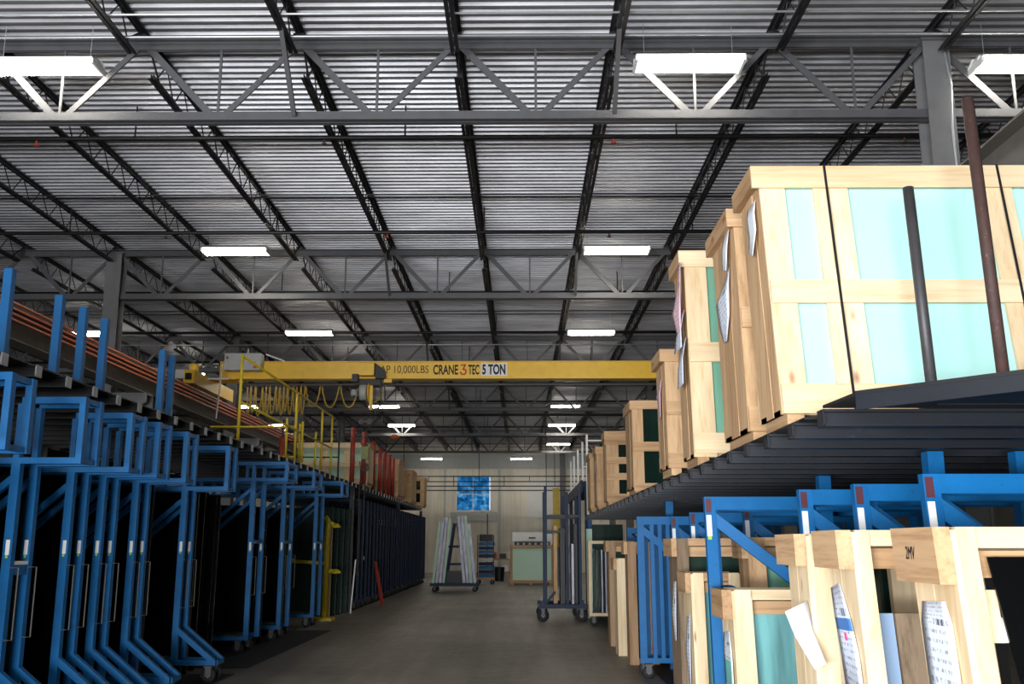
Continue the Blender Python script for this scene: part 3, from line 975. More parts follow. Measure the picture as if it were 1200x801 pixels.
for i, (y, dp) in enumerate([(2.6, 1), (4.4, 1), (5.9, 1), (6.85, 1), (8.05, 1), (9.05, 1), (9.75, 1), (10.6, 1), (12.15, 1)]):  # first two racks are out of view, added to block door light
    t = r_near if i == 0 else copy_tree(r_near)
    t.location = (0, y, 0)
    t['label'] = 'blue wheeled rack with tall top box and splayed foot, %s in the front left row' % ordinal(i)
    t['group'] = 'blue racks of the front left row'
    rack_ys.append((y, 0.3))
    if i == 4:
        MB().box(-4.15, -4.1, 0.034, 0.266, 1.36, 1.44).build('tie_rail', blue, t)
        MB().box(-4.15, -4.1, 0.03, 0.27, 1.441, 1.47).build('label_strip', label_white, t)
for i, y in enumerate([15.25, 17.25, 20.0]):
    t = r_far if i == 0 else copy_tree(r_far)
    t.location = (0, y, 0)
    t['label'] = 'blue wheeled rack with shallow top box, %s in the second left row' % ordinal(i)
    t['group'] = 'blue racks of the second left row'
    rack_ys.append((y, 0.62))
# dark tinted glass standing in those racks
def sheet(x0, x1, y, z0, z1, th, mat, lean, label, group):
    o = MB().box(x0, x1, 0, th, 0, z1 - z0, lean).build('glass_sheet', mat)
    o.location = (0, y, z0)
    return tag(o, label, 'glass', group)
for q, (y, d) in enumerate(rack_ys):
    near = y < 14
    nm = ordinal(q) if near else ordinal(q - 9)
    for k in range(2):
        yy = y + 0.045 + k * (0.09 if near else 0.16)
        sheet(-6.45 + 0.1 * rnd.random(), -4.99 - 0.1 * k, yy, 0.285, 2.1 + 0.1 * k, 0.025, tint, 0.005,
              'black tinted glass sheet inside the %s %s left rack, %s' % (nm, 'front' if near else 'second-row', ('nearer of two', 'farther of two')[k]),
              'black glass in the %s left racks' % ('front' if near else 'second'))
# leaning stacks between the racks
for i, (y, n) in enumerate([(3.1, 8), (4.85, 8), (6.3, 3), (7.25, 5), (8.5, 4), (9.45, 2), (11.1, 6), (12.7, 8), (13.6, 5)]):  # first two stacks sit out of view, added to shade the racks behind
    for k in range(n):
        sheet(-6.5 + 0.15 * rnd.random(), -4.22 - 0.16 * rnd.random(), y + k * (0.09 if n > 2 else 0.06), 0.008, 2.15 + 0.2 * rnd.random(), 0.025, tint, 0.03,
              'black glass sheet, %s in the leaning stack behind the %s front left rack' % (ordinal(k), ordinal(i) if i < 8 else 'very last'), 'black glass stacked between the left racks')
for i, (y, n) in enumerate([(16.2, 6), (18.2, 7)]):
    for k in range(n):
        sheet(-6.5 + 0.15 * rnd.random(), -4.3 - 0.12 * rnd.random(), y + k * 0.12, 0.008, 2.0 + 0.25 * rnd.random(), 0.025, dim_green if k % 3 == 1 else tint, 0.03,
              'dark glass sheet, %s in the leaning stack behind the %s second-row left rack' % (ordinal(k), ordinal(i)), 'dark glass stacked between the second-row left racks')
# white edge strips and stickers seen on the dark glass
for i, (x, y, z0, z1, w_) in enumerate([(-4.3, 9.38, 1.35, 1.75, 0.02), (-4.2, 9.42, 0.9, 1.72, 0.03)]):
    tag(MB().box(x, x + w_, y - 0.012, y - 0.004, z0, z1).build('edge_protector', label_white), 'white edge strip on the black glass, %s of two in the fourth gap' % ('shorter' if i == 0 else 'longer'), 'strip')

# steel plates on the floor under the racks
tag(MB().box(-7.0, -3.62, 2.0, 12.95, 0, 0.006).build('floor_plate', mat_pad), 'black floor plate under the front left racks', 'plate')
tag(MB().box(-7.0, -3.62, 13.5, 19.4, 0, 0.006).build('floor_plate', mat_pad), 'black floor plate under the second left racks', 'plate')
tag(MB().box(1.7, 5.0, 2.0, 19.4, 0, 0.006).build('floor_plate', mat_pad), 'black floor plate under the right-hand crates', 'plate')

# yellow vacuum lifter standing after the second row
yl = thing('vacuum_lifter', 'yellow vacuum lifter frame standing behind the second left rack row', 'lifter', (-4.28, 22.0, 0))
MB().path([(0.0, 0, 0.06), (0.0, 0, 1.6), (0.02, 0, 2.1), (-0.05, 0, 2.22)], [0.06, 0.06, 0.06, 0.05], 10).build('mast', lift_yellow, yl, True)
MB().box(-0.3, 0.2, -0.25, 0.25, 0.0, 0.06).build('base', lift_yellow, yl)
MB().tube((0.0, 0, 1.05), (0.24, -0.02, 1.02), 0.05, 10).build('arm', lift_yellow, yl, True)
MB().tube((0.0, 0, 2.1), (0.2, -0.02, 2.0), 0.05, 10).build('arm', lift_yellow, yl, True)
MB().tube((-0.75, -0.1, 1.25), (0.0, 0, 1.2), 0.04, 10).build('arm', lift_yellow, yl, True)
for x, z in ((0.24, 1.02), (0.2, 2.0), (-0.75, 1.25)):
    MB().lathe([(0, 0.06), (0.04, 0.06), (0.1, 0.0), (0.11, -0.03), (0.0, -0.03)], (x, -0.06, z), 14).build('suction_cup', lift_yellow, yl, True)

# far left racks with glass, the dimness there put into their blue
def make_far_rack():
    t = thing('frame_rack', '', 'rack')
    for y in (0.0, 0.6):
        MB().box(-4.15, -4.09, y - 0.03, y + 0.03, 0.2, 2.75).build('post', blue_deep_shaded, t)
        MB().box(-6.6, -4.09, y - 0.03, y + 0.03, 2.69, 2.75).build('top_beam', blue_deep_shaded, t)
        MB().bar((-4.15, y, 2.62), (-4.95, y, 1.95), 0.045, 0.05, (0, 1, 0)).build('brace', blue_deep_shaded, t)
        MB().box(-4.95, -4.9, y - 0.03, y + 0.03, 0.26, 2.69).build('inner_post', blue_deep_shaded, t)
        MB().box(-6.6, -4.09, y - 0.03, y + 0.03, 0.2, 0.26).build('base_beam', blue_deep_shaded, t)
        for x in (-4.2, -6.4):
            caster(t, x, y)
    MB().box(-4.15, -4.09, 0.03, 0.57, 0.2, 0.26).build('base_rail', blue_deep_shaded, t)
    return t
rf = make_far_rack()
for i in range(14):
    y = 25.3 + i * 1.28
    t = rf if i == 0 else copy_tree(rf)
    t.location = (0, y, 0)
    t['label'] = 'shade-darkened blue braced rack, %s behind the black deck post on the left' % ordinal(i)
    t['group'] = 'shade-darkened blue racks of the far left row'
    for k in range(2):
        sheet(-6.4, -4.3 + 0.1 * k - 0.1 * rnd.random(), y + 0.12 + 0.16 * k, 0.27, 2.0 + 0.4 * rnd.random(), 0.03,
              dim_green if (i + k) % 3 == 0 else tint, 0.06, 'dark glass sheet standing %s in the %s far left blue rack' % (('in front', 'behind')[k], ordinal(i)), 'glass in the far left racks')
for k in range(4):
    sheet(-6.2, -4.35 + 0.06 * k, 22.9 + k * 0.4, 0.008, 2.45, 0.03, dim_green, 0.05, 'tall green glass sheet before the black left deck post, %s of four' % ordinal(k), 'green glass by the left deck post')
tag(MB().box(-4.4, -4.27, 22.55, 22.59, 0.008, 2.05).build('timber_plank', old_z), 'brown plank standing on end behind the yellow lifter', 'plank')
tag(MB().bar((-4.05, 24.0, 0.01), (-3.98, 24.1, 1.25), 0.03, 0.03).build('white_rod', white_paint), 'white rod leaning by the black deck post', 'rod')
tag(MB().bar((-3.75, 27.3, 0.01), (-4.0, 27.5, 1.15), 0.1, 0.03).build('red_bar', red), 'red bar leaning against the far left racks', 'bar')
tag(MB().box(-4.55, -4.2, 27.0, 27.04, 1.2, 1.3).build('label_strip', label_white), 'pale printed strip fixed across the dark rack behind the deck post', 'label')

# ------------------------------------------------------------------ wooden crates
def crate(loc, W, D, H, lean, stiles, rails, pane, label, group, wx=wood_x, wz=wood_z, ew=old_z, ey=old_y, bh=0.1, cap=0.13, capx=0.05, ends='lr', inner=(0.0, 0.0), skid=0.07, panes=True, top=True):
    """stiles: (x0,x1) spans; rails: (z0,z1) spans; origin at the left front bottom corner"""
    t = thing('wooden_crate', label, 'crate', loc, 0, group)
    k = lean
    for x0, x1 in ((0.03, 0.13), (W / 2 - 0.05, W / 2 + 0.05), (W - 0.13, W - 0.03)):
        MB().box(x0, x1, 0.0, D, 0.0, skid).build('skid', ey, t)
    MB().box(0.0, W, 0.02, D - 0.02, skid, skid + 0.03, k).build('floor_board', wx, t)
    for x0, x1 in stiles:
        MB().box(x0, x1, -0.022, 0.0, skid, H - 0.01, k).build('stile', wz, t)
    for z0, z1 in rails:
        full = z1 > H - 0.02
        MB().box(-capx if full else 0.004, W + (capx if full else -0.004), -0.045, -0.022, z0, z1, k).build('rail', wx, t)
    if ends:
        nb = 3
        for e in ends:
            for i in range(nb):
                a = D * i / nb + 0.002
                c = D * (i + 1) / nb - 0.002
                pr = 0.004 if i == 1 else 0.0
                x0, x1 = (-0.0 - pr, 0.02) if e == 'l' else (W - 0.02, W + pr)
                MB().box(x0, x1, a, c, skid, H - 0.01, k).build('end_board', ew, t)
    if top:
        for x0, x1 in ((-capx, 0.02), (W - 0.02, W + capx)):
            MB().box(x0 if x0 < 0 else x0, x1, -0.022, D + 0.02, H - cap, H, k).build('cap_block', ey, t)
        MB().box(0.02, W - 0.02, 0.0, D, H - 0.02, H, k).build('top_board', wx, t)
    # back frame
    for z0, z1 in (rails[0], rails[-1]):
        MB().box(0.0, W, D + 0.001, D + 0.02, z0, z1, k).build('rail', wx, t)
    if panes:
        MB().box(0.03 + inner[0], W - 0.03 - inner[1], 0.006, D - 0.08, skid + 0.035, H - 0.08, k).build('glass_pack', pane, t)
    return t

def strap(t, x, W, H, D, lean, mat, wd=0.016, skid=0.0, tilt=0.0):
    m = MB()
    n = 4
    y = -0.047
    m.add([(x - wd / 2, y + 0.0 * lean, 0.0), (x + wd / 2, y, 0.0), (x + wd / 2 + tilt, y + H * lean, H + 0.003), (x - wd / 2 + tilt, y + H * lean, H + 0.003),
           (x - wd / 2, y - 0.002, 0.0), (x + wd / 2, y - 0.002, 0.0), (x + wd / 2 + tilt, y - 0.002 + H * lean, H + 0.005), (x - wd / 2 + tilt, y - 0.002 + H * lean, H + 0.005)],
          [(0, 1, 2, 3), (7, 6, 5, 4), (4, 5, 1, 0), (5, 6, 2, 1), (6, 7, 3, 2), (7, 4, 0, 3)])
    m.box(x - wd / 2 + tilt, x + wd / 2 + tilt, y + H * lean, D + 0.02 + H * lean, H + 0.002, H + 0.005)
    return m.build('strap', mat, t)

ZR = 2.275   # top of the right-hand deck
GR = 'wooden crates on the right-hand deck'
# the big near crate with aqua glass
H1 = 1.70
u1 = crate((1.52, 5.70, ZR), 2.7, 0.5, H1, 0.17, [(0.0, 0.16), (0.34, 0.56), (1.42, 1.6), (2.54, 2.7)],
           [(0.07, 0.25), (0.76, 0.91), (H1 - 0.155, H1)], aqua, 'biggest pale pine crate of aqua glass on the right deck, black straps across it', GR)
strap(u1, 0.42, 2.7, H1, 0.5, 0.17, strap_black)
strap(u1, 1.52, 2.7, H1, 0.5, 0.17, strap_black)
paper_sheet('packing_slip', [(-0.01, 0.56, 1.5), (-0.03, 0.5, 1.42), (-0.03, 0.46, 1.28), (-0.05, 0.4, 1.16)], [(-0.01, 0.32, 1.5), (-0.03, 0.28, 1.4), (-0.03, 0.26, 1.28), (-0.05, 0.3, 1.12)], plain_paper, u1, 'white folded paper on the crate end')
# second
H2 = 1.70
u2 = crate((1.53, 6.6, ZR), 2.5, 0.75, H2, 0.12, [(0.0, 0.16), (0.4, 0.56), (1.3, 1.5), (2.3, 2.5)], [(0.07, 0.24), (0.8, 0.95), (H2 - 0.14, H2)], aqua,
           'pine crate with knotted end boards directly behind the biggest crate', GR, wx=old_x, wz=old_z)
paper_sheet('packing_slip', [(-0.014, 0.62, 1.2), (-0.05, 0.66, 1.1), (-0.03, 0.66, 0.92), (-0.014, 0.6, 0.8)], [(-0.014, 0.3, 1.3), (-0.03, 0.28, 1.15), (-0.03, 0.3, 0.95), (-0.03, 0.42, 0.78)], slip, u2)
paper_sheet('packing_slip', [(-0.016, 0.4, 1.58), (-0.04, 0.42, 1.46), (-0.05, 0.38, 1.3)], [(-0.016, 0.24, 1.58), (-0.04, 0.22, 1.44), (-0.05, 0.24, 1.26)], plain_paper, u2, 'white folded paper on the crate end')
# third with sea-green glass, pink and white slips
H3 = 1.98
u3 = crate((1.50, 8.55, ZR), 2.4, 0.55, H3, 0.1, [(0.0, 0.2), (0.3, 0.46), (1.2, 1.36), (2.2, 2.4)], [(0.1, 0.28), (0.92, 1.1), (H3 - 0.16, H3)], sea,
           'pine crate of sea-green glass with pink and white slips on its end', GR)
strap(u3, 0.34, 2.4, H3, 0.55, 0.1, strap_white, 0.03)
paper_sheet('packing_slip', [(-0.05, 0.2, 1.85), (-0.06, 0.22, 1.62), (-0.09, 0.42, 1.42), (-0.06, 0.3, 1.2)], [(-0.05, 0.06, 1.85), (-0.06, 0.06, 1.62), (-0.06, 0.08, 1.42), (-0.07, 0.06, 1.2)], slip_pink, u3, 'pink printed slip')
paper_sheet('packing_slip', [(-0.03, 0.3, 1.36), (-0.06, 0.38, 1.2), (-0.08, 0.4, 1.05)], [(-0.03, 0.06, 1.4), (-0.07, 0.04, 1.22), (-0.07, 0.02, 1.05)], slip, u3, 'white printed slip')
paper_sheet('packing_slip', [(-0.03, 0.26, 1.1), (-0.06, 0.34, 0.9), (-0.08, 0.26, 0.7)], [(-0.03, 0.02, 1.14), (-0.07, -0.01, 0.95), (-0.07, 0.0, 0.72)], slip, u3, 'white printed slip')
# fourth, mostly hidden behind the third
H4 = 1.28
u4 = crate((1.46, 9.8, ZR), 2.2, 0.6, H4, 0.06, [(0.0, 0.18), (0.9, 1.05), (2.0, 2.2)], [(0.07, 0.22), (0.6, 0.74), (H4 - 0.13, H4)], sea, 'lower knotty pine crate tucked behind the sea-green glass crate', GR, wx=old_x, wz=old_z)
paper_sheet('packing_slip', [(-0.012, 0.4, 1.0), (-0.03, 0.42, 0.85), (-0.02, 0.4, 0.6)], [(-0.012, 0.2, 1.0), (-0.03, 0.2, 0.85), (-0.03, 0.22, 0.6)], slip_pink, u4, 'pink printed slip')
H5 = 1.27
u5 = crate((1.52, 13.4, ZR), 1.3, 0.85, H5, 0.04, [(0.0, 0.15), (0.68, 0.82), (1.15, 1.3)], [(0.03, 0.14), (0.57, 0.7), (H5 - 0.12, H5)], bottle, 'open pine frame crate with bottle-green glass, two dark openings', GR, wx=old_x, wz=old_z, capx=0.03)
H6 = 1.3
u6 = crate((1.5, 17.4, ZR), 1.2, 0.6, H6, 0.03, [(0.0, 0.22), (0.44, 0.6), (1.0, 1.2)], [(0.05, 0.2), (0.44, 0.56), (0.72, 0.84), (H6 - 0.24, H6)], bottle, 'slatted pine crate with three dark gaps, behind the two-opening crate', GR, wx=old_x, wz=old_z, capx=0.03)
H7 = 1.35
u7 = crate((1.48, 19.4, ZR), 1.2, 0.7, 1.22, 0.03, [(0.0, 0.14), (0.5, 0.62), (1.06, 1.2)], [(0.04, 0.16), (0.5, 0.6), (1.08, 1.22)], dim_green, 'narrow pine crate near the end of the right deck, white slip on its end', GR, wx=old_x, wz=old_z, capx=0.02)
paper_sheet('packing_slip', [(-0.01, 0.3, 0.95), (-0.02, 0.3, 0.7)], [(-0.01, 0.1, 0.95), (-0.02, 0.1, 0.7)], plain_paper, u7)
u8 = crate((1.46, 21.0, ZR), 1.2, 0.9, 1.25, 0.03, [(0.0, 0.14), (0.5, 0.62), (1.06, 1.2)], [(0.04, 0.16), (0.5, 0.6), (1.12, 1.25)], dim_green, 'farthest brown pine crate standing at the very end of the right deck', GR, wx=old_x, wz=old_z, capx=0.02)

# right-hand deck --------------------------------------------------------------
ysR = [4.9 + 0.56 * i for i in range(0, 34)]
drk = deck_rack('cantilever_rack', 'black cantilever deck carrying the wooden crates on the right side of the aisle', 1.5, 4.45, ysR, 2.26, 0.085, 1, navy, None,
                [(2.58, 8.48), (2.6, 6.25), (3.15, 6.25), (2.0, 13.5), (4.4, 11.2), (4.4, 17.2), (1.62, 23.62), (4.4, 22.9)], blue,
                [(2.0 + 0.6 * k, 2.0 + 0.6 * k + 0.58) for k in range(4)])
# the front run of plates and a skewed edge channel at the near end
MB().box(1.52, 1.98, ysR[1] - 0.2, ysR[-1] + 0.2, 2.26, 2.27).build('deck_plate', black_steel, drk)
MB().bar((1.52, 4.42, 2.24), (2.75, 3.0, 2.24), 0.02, 0.085).build('edge_channel', navy, drk)
MB().add([(1.5, 4.86, 2.279), (1.52, 4.40, 2.279), (2.75, 2.98, 2.279), (4.4, 2.98, 2.279), (4.4, 4.86, 2.279), (1.5, 4.86, 2.265), (1.52, 4.40, 2.265), (2.75, 2.98, 2.265), (4.4, 2.98, 2.265), (4.4, 4.86, 2.265)],
         [(0, 1, 2, 3, 4), (9, 8, 7, 6, 5), (0, 5, 6, 1), (1, 6, 7, 2), (2, 7, 8, 3), (3, 8, 9, 4), (4, 9, 5, 0)]).build('deck_plate', black_steel, drk)
# pipes standing in front of the big crate
stake(2.24, 5.3, 2.277, 3.62, 0.031, dark_pipe, 'dark grey pipe stake standing before the biggest crate', 'post', 'pipe stakes of the right deck', 0.1, False)
stake(2.56, 5.15, 2.277, 4.1, 0.033, rust, 'taller rusty brown pipe stake standing before the biggest crate', 'post', 'pipe stakes of the right deck', 0.1, False)

# ------------------------------------------------------------------ blue frames under the right-hand deck
def right_frame(loc, Ht, W, label, depth=0.4, lean=0.1, stickers=True, extra=(), brace=0.9):
    t = thing('glass_cart', label, 'cart', loc, 0, 'blue carts under the right-hand deck')
    for y, o in ((0.0, 0.0), (depth, 0.1)):
        MB().box(o, o + 0.085, y - 0.03, y + 0.03, 0.24, Ht, lean, Ht).build('post', blue, t)
        MB().box(o + 0.085, W, y - 0.03, y + 0.03, Ht - 0.1, Ht, lean, Ht).build('top_beam', blue, t)
        z1 = Ht - 0.16
        z0 = max(0.35, z1 - brace * 0.8)
        x1 = 0.07 + (z1 - z0) / 0.8
        MB().bar((o + 0.06, y + lean * (z1 - Ht), z1), (o + x1, y + lean * (z0 - Ht), z0), 0.085, 0.05, (0, 1, 0)).build('brace', blue, t)
        MB().box(W - 0.085, W, y - 0.03, y + 0.03, 0.24, Ht - 0.1, lean, Ht).build('post', blue, t)
        MB().box(o, W, y - 0.03 + lean * (0.24 - Ht), y + 0.03 + lean * (0.24 - Ht), 0.18, 0.24).build('base_beam', blue, t)
        for x in extra:
            MB().box(o + x, o + x + 0.05, y - 0.025, y + 0.025, 0.24, Ht - 0.1, lean, Ht).build('inner_post', blue, t)
        for x in (0.1, W - 0.1):
            if y == 0.0 or depth > 0.2: caster(t, x, y + lean * (0.1 - Ht), 0.075)
    if stickers:
        MB().box(0.008, 0.05, -0.033, -0.03, Ht - 0.12, Ht - 0.015, lean, Ht).build('sticker', maroon, t)
        MB().box(0.008, 0.046, -0.033, -0.03, Ht - 0.3, Ht - 0.14, lean, Ht).build('sticker', label_white, t)
        MB().box(0.012, 0.04, -0.034, -0.03, Ht - 0.325, Ht - 0.3, lean, Ht).build('sticker', lime, t)
    return t
right_frame((2.05, 5.1, 0), 1.955, 1.9, 'nearest blue steel cart under the right deck, behind the dark glass', depth=0.16)
right_frame((1.98, 5.95, 0), 1.955, 1.9, 'second blue steel cart from the front under the right deck', depth=0.16)
right_frame((1.82, 6.55, 0), 1.955, 1.9, 'third blue steel cart from the front under the right deck', depth=0.28)
right_frame((1.42, 7.75, 0), 1.965, 1.9, 'fourth blue steel cart, standing out to the aisle with a long brace', brace=0.85)
right_frame((1.95, 8.8, 0), 1.95, 1.7, 'fifth blue steel cart, set back behind the aisle-side braced one')
right_frame((1.75, 10.4, 0), 1.93, 1.7, 'sixth blue steel cart from the front under the right deck')
right_frame((1.78, 11.9, 0), 1.93, 1.7, 'seventh blue steel cart from the front under the right deck')
right_frame((1.46, 12.65, 0), 1.95, 1.7, 'tall blue cart with close-set upright bars facing the aisle', lean=0.02, stickers=False, extra=(0.16, 0.26, 0.36, 0.46))
right_frame((1.9, 15.6, 0), 1.9, 1.6, 'dim blue cart behind the one with close-set bars', lean=0.02, stickers=False)
right_frame((1.9, 18.0, 0), 1.9, 1.6, 'dim blue cart farthest back under the right deck', lean=0.02, stickers=False)

# ------------------------------------------------------------------ crates standing below the right-hand deck
GL = 'wooden crates below the right-hand deck'
def low_crate(loc, W, D, H, lean, pane, label, wx=wood_x, wz=wood_z, pw=0.12, bd=0.2, bz=0.17, bproud=0.05, open_z=None, sill=0.35, panes=None, inner_dark=False, front_rail=True, ew=None):
    """an open-fronted end-braced crate: front-left post, end plank, heavy corner block, pane behind"""
    t = thing('wooden_crate', label, 'crate', loc, 0, GL)
    k = lean
    e = ew or wz
    MB().box(0.0, pw, -0.03, 0.02, 0.0, H, k).build('post', wz, t)
    MB().box(W - pw, W, -0.03, 0.02, 0.0, H, k).build('post', wz, t)
    MB().box(-0.022, 0.0, -0.03, D * 0.5 - 0.003, 0.0, H - 0.01, k).build('end_board', e, t)
    MB().box(-0.022, 0.0, D * 0.5 + 0.003, D, 0.0, H - 0.01, k).build('end_board', e, t)
    MB().box(-0.022 - bproud, -0.023, -0.035, D + 0.01, H - bz, H, k).build('corner_block', old_y, t)
    MB().box(pw, W - pw, -0.02, 0.02, H - 0.07, H, k).build('top_rail', wx, t)
    MB().box(pw, W - pw, 0.03, 0.05, H - 0.17, H - 0.08, k).build('inner_rail', old_x, t)
    MB().box(0.0, W, D - 0.02, D, H - 0.15, H, k).build('back_rail', wx, t)
    MB().box(0.0, W, 0.0, D, 0.0, 0.08).build('skid', wx, t)
    MB().box(W - 0.0, W + 0.022, -0.03, D, 0.0, H - 0.01, k).build('end_board', e, t)
    if pane:
        MB().box(pw * 0.35, W - 0.03, 0.06, D - 0.05, 0.09, H - 0.12, k).build('glass_pack', pane, t)
    return t
# A: nearest, dark charcoal glass, with pencil marks on the block
A = low_crate((1.48, 3.17, 0), 1.5, 0.34, 1.66, 0.17, None, 'nearest low crate with hand-marked corner block and printed slip', pw=0.065, bz=0.19, bproud=0.06)
MB().add([(0.2, 0.06, 0.5), (1.4, 0.06, 0.5), (1.4, 0.25, 1.56), (0.10, 0.25, 1.56), (0.2, 0.07, 0.5), (1.4, 0.07, 0.5), (1.4, 0.26, 1.56), (0.10, 0.26, 1.56)],
         [(0, 1, 2, 3), (7, 6, 5, 4), (4, 5, 1, 0), (5, 6, 2, 1), (6, 7, 3, 2), (7, 4, 0, 3)]).build('glass_pack', tint, A, False)
lt, wd = lettering('hand_marking', '2MV', 0.045, ink, A, (0, 0, 0), 0.7, 0.0, 0.001)
lt.rotation_euler = (0, 0, R(-90))
lt.location = (-0.084, 0.245 + 0.17 * 0.0 + 0.17 * 1.56 - 0.02, 1.55)
paper_sheet('packing_slip', [(-0.027, 0.52, 1.40), (-0.032, 0.53, 1.33), (-0.034, 0.5, 1.15), (-0.034, 0.44, 0.85)], [(-0.027, 0.32, 1.41), (-0.03, 0.27, 1.33), (-0.036, 0.23, 1.15), (-0.05, 0.15, 0.85)], slip, A, 'printed slip with bar code on the end board')
def lean_slab(x0, x1, y, z0, z1, th, k):
    return MB().box(x0, x1, y, y + th, z0, z1, k)
lean_slab(0.19, 1.4, 0.04, 0.1, 1.535, 0.02, 0.17).build('glass_pack', smoke, A, False)['label'] = 'charcoal glass sheet with chalk marks'
lean_slab(0.07, 0.13, 0.028, 1.28, 1.45, 0.03, 0.17).build('spacer_board', wood_z, A)
lean_slab(0.13, 0.175, 0.035, 1.28, 1.36, 0.003, 0.17).build('packing_slip', plain_paper, A)
lean_slab(0.36, 0.6, 0.033, 1.4, 1.52, 0.003, 0.17).build('packing_slip', slip_green, A)
lean_slab(0.08, 1.4, 0.05, 1.545, 1.575, 0.1, 0.17).build('edge_film', foam_blue, A)
cm, cw = lettering('chalk_mark', 'TM', 0.06, chalk, A, (0, 0, 0), 0.8, 0.0, 0.001)
cm.location = (0.31, 0.038 + 0.17 * 1.32, 1.3)
cm.rotation_euler = (-math.atan(0.17), 0, 0)
# B
B = low_crate((1.50, 4.27, 0), 0.52, 0.33, 1.665, 0.16, None, 'second low crate, blue-headed slip with pink dot on its end', pw=0.06, bz=0.17, bproud=0.07)
MB().box(0.07, 0.16, 0.08, 0.1, 0.3, 1.3, 0.16).build('protective_film', foam_blue, B)
MB().box(0.17, 0.46, 0.08, 0.12, 0.1, 1.3, 0.16).build('plywood_panel', ply_z, B)
paper_sheet('packing_slip', [(-0.027, 0.56, 1.40), (-0.036, 0.5, 1.28), (-0.032, 0.46, 1.14), (-0.03, 0.42, 0.98)], [(-0.027, 0.42, 1.43), (-0.034, 0.29, 1.29), (-0.034, 0.2, 1.14), (-0.034, 0.16, 0.95)], slip_blue, B, 'slip with blue header and pink dot')
# C with bottle-green glass
Cc = low_crate((1.49, 5.06, 0), 0.5, 0.34, 1.655, 0.1, bottle, 'third low crate with bottle-green glass and a plain white sheet hanging off', pw=0.1, bz=0.16, bproud=0.06)
MB().box(0.04, 0.07, 0.03, 0.034, 1.25, 1.5, 0.13).build('edge_film', foam_blue, Cc)
# D shorter, teal glass with loose white paper
D_ = low_crate((1.50, 7.02, 0), 1.5, 0.36, 1.29, 0.12, teal, 'shorter low crate of shiny teal glass with a green-barred slip on its end', pw=0.12, bz=0.2, bproud=0.07)
paper_sheet('packing_slip', [(-0.16, 0.08, 1.27), (-0.12, 0.06, 1.15), (-0.05, 0.0, 1.0)], [(-0.026, 0.14, 1.32), (-0.03, 0.06, 1.18), (0.0, -0.03, 1.03)], plain_paper, Cc, 'plain white sheet hanging by a corner')
paper_sheet('packing_slip', [(-0.03, 0.42, 0.98), (-0.036, 0.42, 0.86), (-0.036, 0.38, 0.5)], [(-0.03, 0.2, 1.0), (-0.036, 0.12, 0.86), (-0.04, 0.08, 0.48)], slip_green, D_, 'slip with green bars')
# E behind the braced cart
E_ = low_crate((1.88, 8.1, 0), 0.6, 0.34, 1.66, 0.12, sea, 'low crate with knotty block seen behind the long blue brace', wx=old_x, wz=old_z, pw=0.12)
# H, G and the farther ones
H_ = low_crate((1.50, 8.75, 0), 0.4, 0.4, 1.36, 0.08, teal, 'low crate with split block and a long slip, behind the shorter teal one', wx=old_x, wz=wood_z, pw=0.09)
paper_sheet('packing_slip', [(-0.03, 0.3, 0.98), (-0.05, 0.3, 0.7), (-0.03, 0.3, 0.4)], [(-0.03, 0.12, 1.0), (-0.04, 0.12, 0.7), (-0.04, 0.14, 0.4)], slip, H_)
G_ = low_crate((1.50, 9.5, 0), 1.3, 0.5, 1.66, 0.06, dim_green, 'tall weathered low crate with a grey post and knotted corner block', wx=old_x, wz=ply_z, pw=0.09, ew=ply_z)
paper_sheet('packing_slip', [(-0.03, 0.3, 1.25), (-0.05, 0.3, 0.95), (-0.03, 0.3, 0.7)], [(-0.03, 0.12, 1.26), (-0.04, 0.12, 0.95), (-0.04, 0.14, 0.72)], slip, G_)
I_ = low_crate((1.5, 14.0, 0.0), 0.36, 0.3, 1.64, 0.04, tint, 'brown low crate standing beside the cart with close-set bars', wx=shaded_x, wz=shaded_z, pw=0.1)
J_ = low_crate((1.45, 15.1, 0.0), 0.38, 0.4, 1.4, 0.03, teal, 'pale low crate with worn whitewashed post in the right-hand row', pw=0.12)
K_ = low_crate((1.46, 16.5, 0.0), 0.4, 0.4, 1.66, 0.03, dim_green, 'shade-toned brown low crate between the pale one and the glass-strip frame', wx=shaded_x, wz=shaded_z, pw=0.09)
# L: yellow timber frame with upright glass strips
L_ = thing('wooden_crate', 'yellow pine frame holding upright glass strips at the far right end', 'crate', (1.36, 20.4, 0.0), 0, GL)
MB().box(0.0, 0.06, 0, 0.35, 0.2, 1.68).build('post', wood_z, L_)
MB().box(0.7, 0.76, 0, 0.35, 0.2, 1.68).build('post', wood_z, L_)
MB().box(0.06, 0.7, 0, 0.35, 1.62, 1.68).build('top_rail', wood_x, L_)
MB().box(0.06, 0.7, 0, 0.35, 0.2, 0.26).build('bottom_rail', wood_x, L_)
for k in range(7):
    MB().box(0.1 + k * 0.08, 0.125 + k * 0.08, 0.03, 0.3, 0.262, 1.5).build('glass_strip', alu if k in (2, 3, 4) else dim_green, L_)
for x in (0.1, 0.62):
    caster(L_, x, 0.15, 0.09)
# blue wire handle between the crates
hd = MB().path([(1.53, 7.72, 0.2), (1.53, 7.88, 1.24), (1.55, 7.885, 1.27), (1.58, 7.89, 1.28), (1.63, 7.89, 1.28), (1.66, 7.885, 1.27), (1.68, 7.88, 1.24), (1.68, 7.72, 0.2)], 0.014, 8).build('cart_handle', blue, None, True)
tag(hd, 'bent blue tube handle sticking up between two low crates', 'handle')

